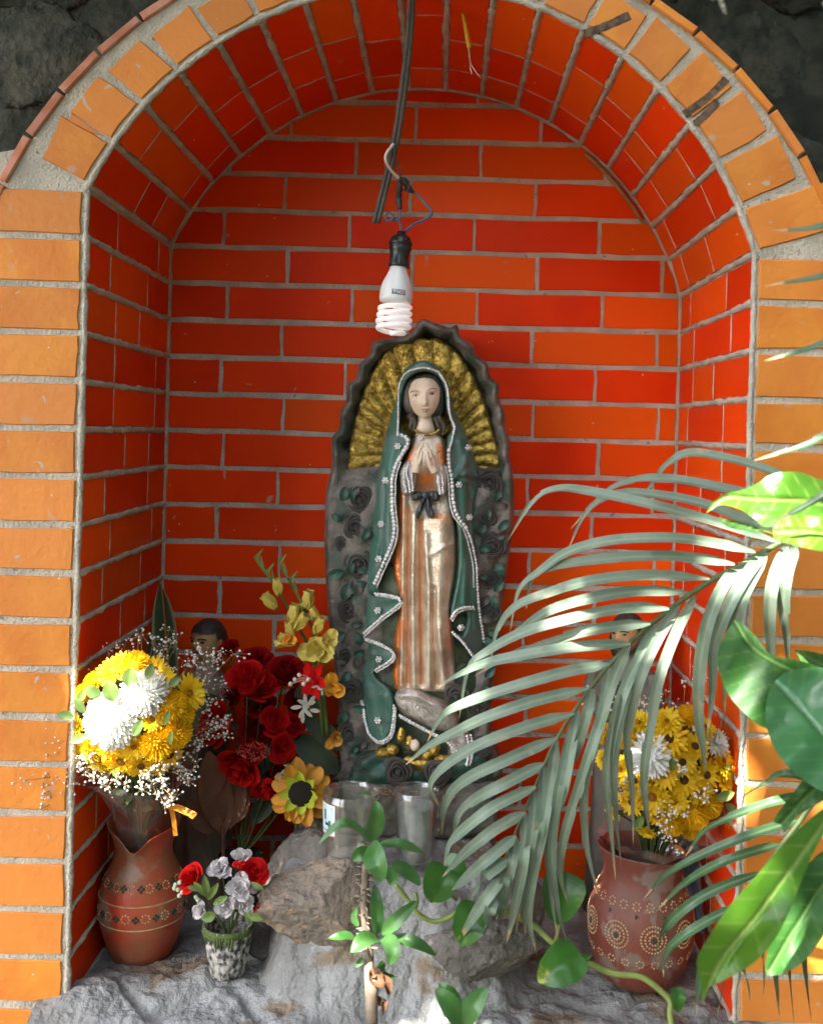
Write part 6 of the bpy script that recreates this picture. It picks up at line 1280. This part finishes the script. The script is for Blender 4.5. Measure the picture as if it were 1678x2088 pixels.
# points that the photograph shows in sun, with the radius of each gap in the crown
GAPS = [(P(236, 1475, -.03), .040), (P(190, 1520, -.03), .020), (P(300, 1545, -.03), .022), (P(1600, 1180, -.15), .014), (P(1505, 1190, -.15), .013), (P(1375, 1320, -.15), .010), (P(1170, 1295, -.15), .008), (P(960, 1425, -.12), .008), (P(1500, 1880, -.43), .032), (P(1600, 1010, -.36), .022), (P(1480, 1025, -.36), .015), (P(1640, 1080, -.4), .020), (P(735, 1925, -.215), .017), (P(690, 1912, -.205), .014), (P(280, 1400, .0), .016), (P(1480, 1450, -.3), .012), (P(345, 1590, -.04), .018)]
Sv = np.array(SUN); u0 = np.cross(Sv, (0, 0, 1.)); u0 /= np.linalg.norm(u0); v0 = np.cross(u0, Sv)
G2 = np.array([(np.dot(np.array(p), u0), np.dot(np.array(p), v0), r) for p, r in GAPS])
rc = np.random.default_rng(21); mb = MB()
cc = np.array((0.0, .0, 1.30))
cnt = 0
for layer in range(5):
    dist = 2.6+layer*.28
    for k in range(4600):
        a, b = rc.uniform(-1.15, 1.15), rc.uniform(-1.1, 1.0)
        if (a/1.22)**2+(b/1.2)**2 > 1: continue
        p = cc+u0*a+v0*b+Sv*(dist+.18*math.sin(a*5+layer)+rc.normal(0, .06))
        L = rc.uniform(.055, .10); W_ = L*.62
        t = rc.normal(0, 1, 3); t -= Sv*np.dot(t, Sv)*.8; t /= np.linalg.norm(t); n = Sv+rc.normal(0, .35, 3); n /= np.linalg.norm(n)
        pc_ = np.array((np.dot(p+t*L*.5, u0), np.dot(p+t*L*.5, v0)))
        if np.any(np.hypot(G2[:, 0]-pc_[0], G2[:, 1]-pc_[1]) < G2[:, 2]+L*.50): continue
        s = np.cross(t, n); s /= np.linalg.norm(s)
        V = [p, p+t*L*.3+s*W_*.5+n*.008, p+t*L*.7+s*W_*.4, p+t*L, p+t*L*.7-s*W_*.4, p+t*L*.3-s*W_*.5+n*.008]
        mb.add(V, [(0, 1, 2), (0, 2, 3), (0, 3, 4), (0, 4, 5)]); cnt += 1
for k in range(4600):                                   # unseen boughs added over the wall to darken its top
    p = np.array((rc.uniform(-2.3, 2.3), rc.uniform(-.25, 1.3), rc.uniform(2.75, 3.4))); L = rc.uniform(.10, .2); t = rc.normal(0, 1, 3); t[2] *= .3; t /= np.linalg.norm(t); s = np.cross(t, (0, 0, 1.)); s /= np.linalg.norm(s)
    mb.add([p, p+t*L*.4+s*L*.28, p+t*L, p+t*L*.4-s*L*.28], [(0, 1, 2), (0, 2, 3)])
tag(mb.build('crown', M_CAN, tr, False), kind='stuff')
for e in ((-1.0, .5, 3.0), (.2, .7, 3.1), (1.4, .6, 3.1)):
    p = q[-10]; b = catmull([tuple(p), (-2.4, -.6, 3.0), (-1.6, .3, 3.1), e], 5); link('limb', mesh('limb', *tube(b, np.linspace(.05, .014, len(b)), 8), M_TRUNK), tr)

# unseen hedges, added to block low skylight and darken the niche
def hedge(name, label, a, b, h, th, n, seed):
    o = empty(name, ((a[0]+b[0])/2, (a[1]+b[1])/2, 0), label, 'added hedge'); rr = np.random.default_rng(seed); mb = MB(); a_ = np.array((*a, 0.)); b_ = np.array((*b, 0.)); d = b_-a_; nn = np.array((-d[1], d[0], 0)); nn /= np.linalg.norm(nn)
    for k in range(n):
        p = a_+d*rr.random()+nn*rr.normal(0, th)+np.array((0, 0, h*rr.random()**.8*(1+.1*math.sin(k)))); L = rr.uniform(.14, .28); t = rr.normal(0, 1, 3); t /= np.linalg.norm(t); q = np.cross(t, rr.normal(0, 1, 3)); q /= np.linalg.norm(q); n3 = np.cross(t, q)
        mb.add([p, p+t*L*.4+q*L*.28+n3*.02, p+t*L, p+t*L*.4-q*L*.28+n3*.02], [(0, 1, 2), (0, 2, 3)])
    tag(mb.build('foliage', M_CAN, o, False), kind='stuff')
    for k in range(9):
        p = a_+d*(k+.5)/9; link('stem', mesh('stem', *tube([tuple(p), tuple(p+nn*.05+np.array((0, 0, h*.5))), tuple(p+np.array((.03, .02, h*.9)))], [.03, .022, .01], 7), M_TRUNK), o)
hedge('added_hedge', 'tall unseen hedge added on the right to block skylight', (1.30, -5.0), (1.22, .35), 5.2, .15, 9500, 5)
hedge('added_hedge', 'unseen hedge added behind the viewer to block low skylight', (-2.6, -4.8), (2.2, -4.4), 3.4, .25, 6000, 6)
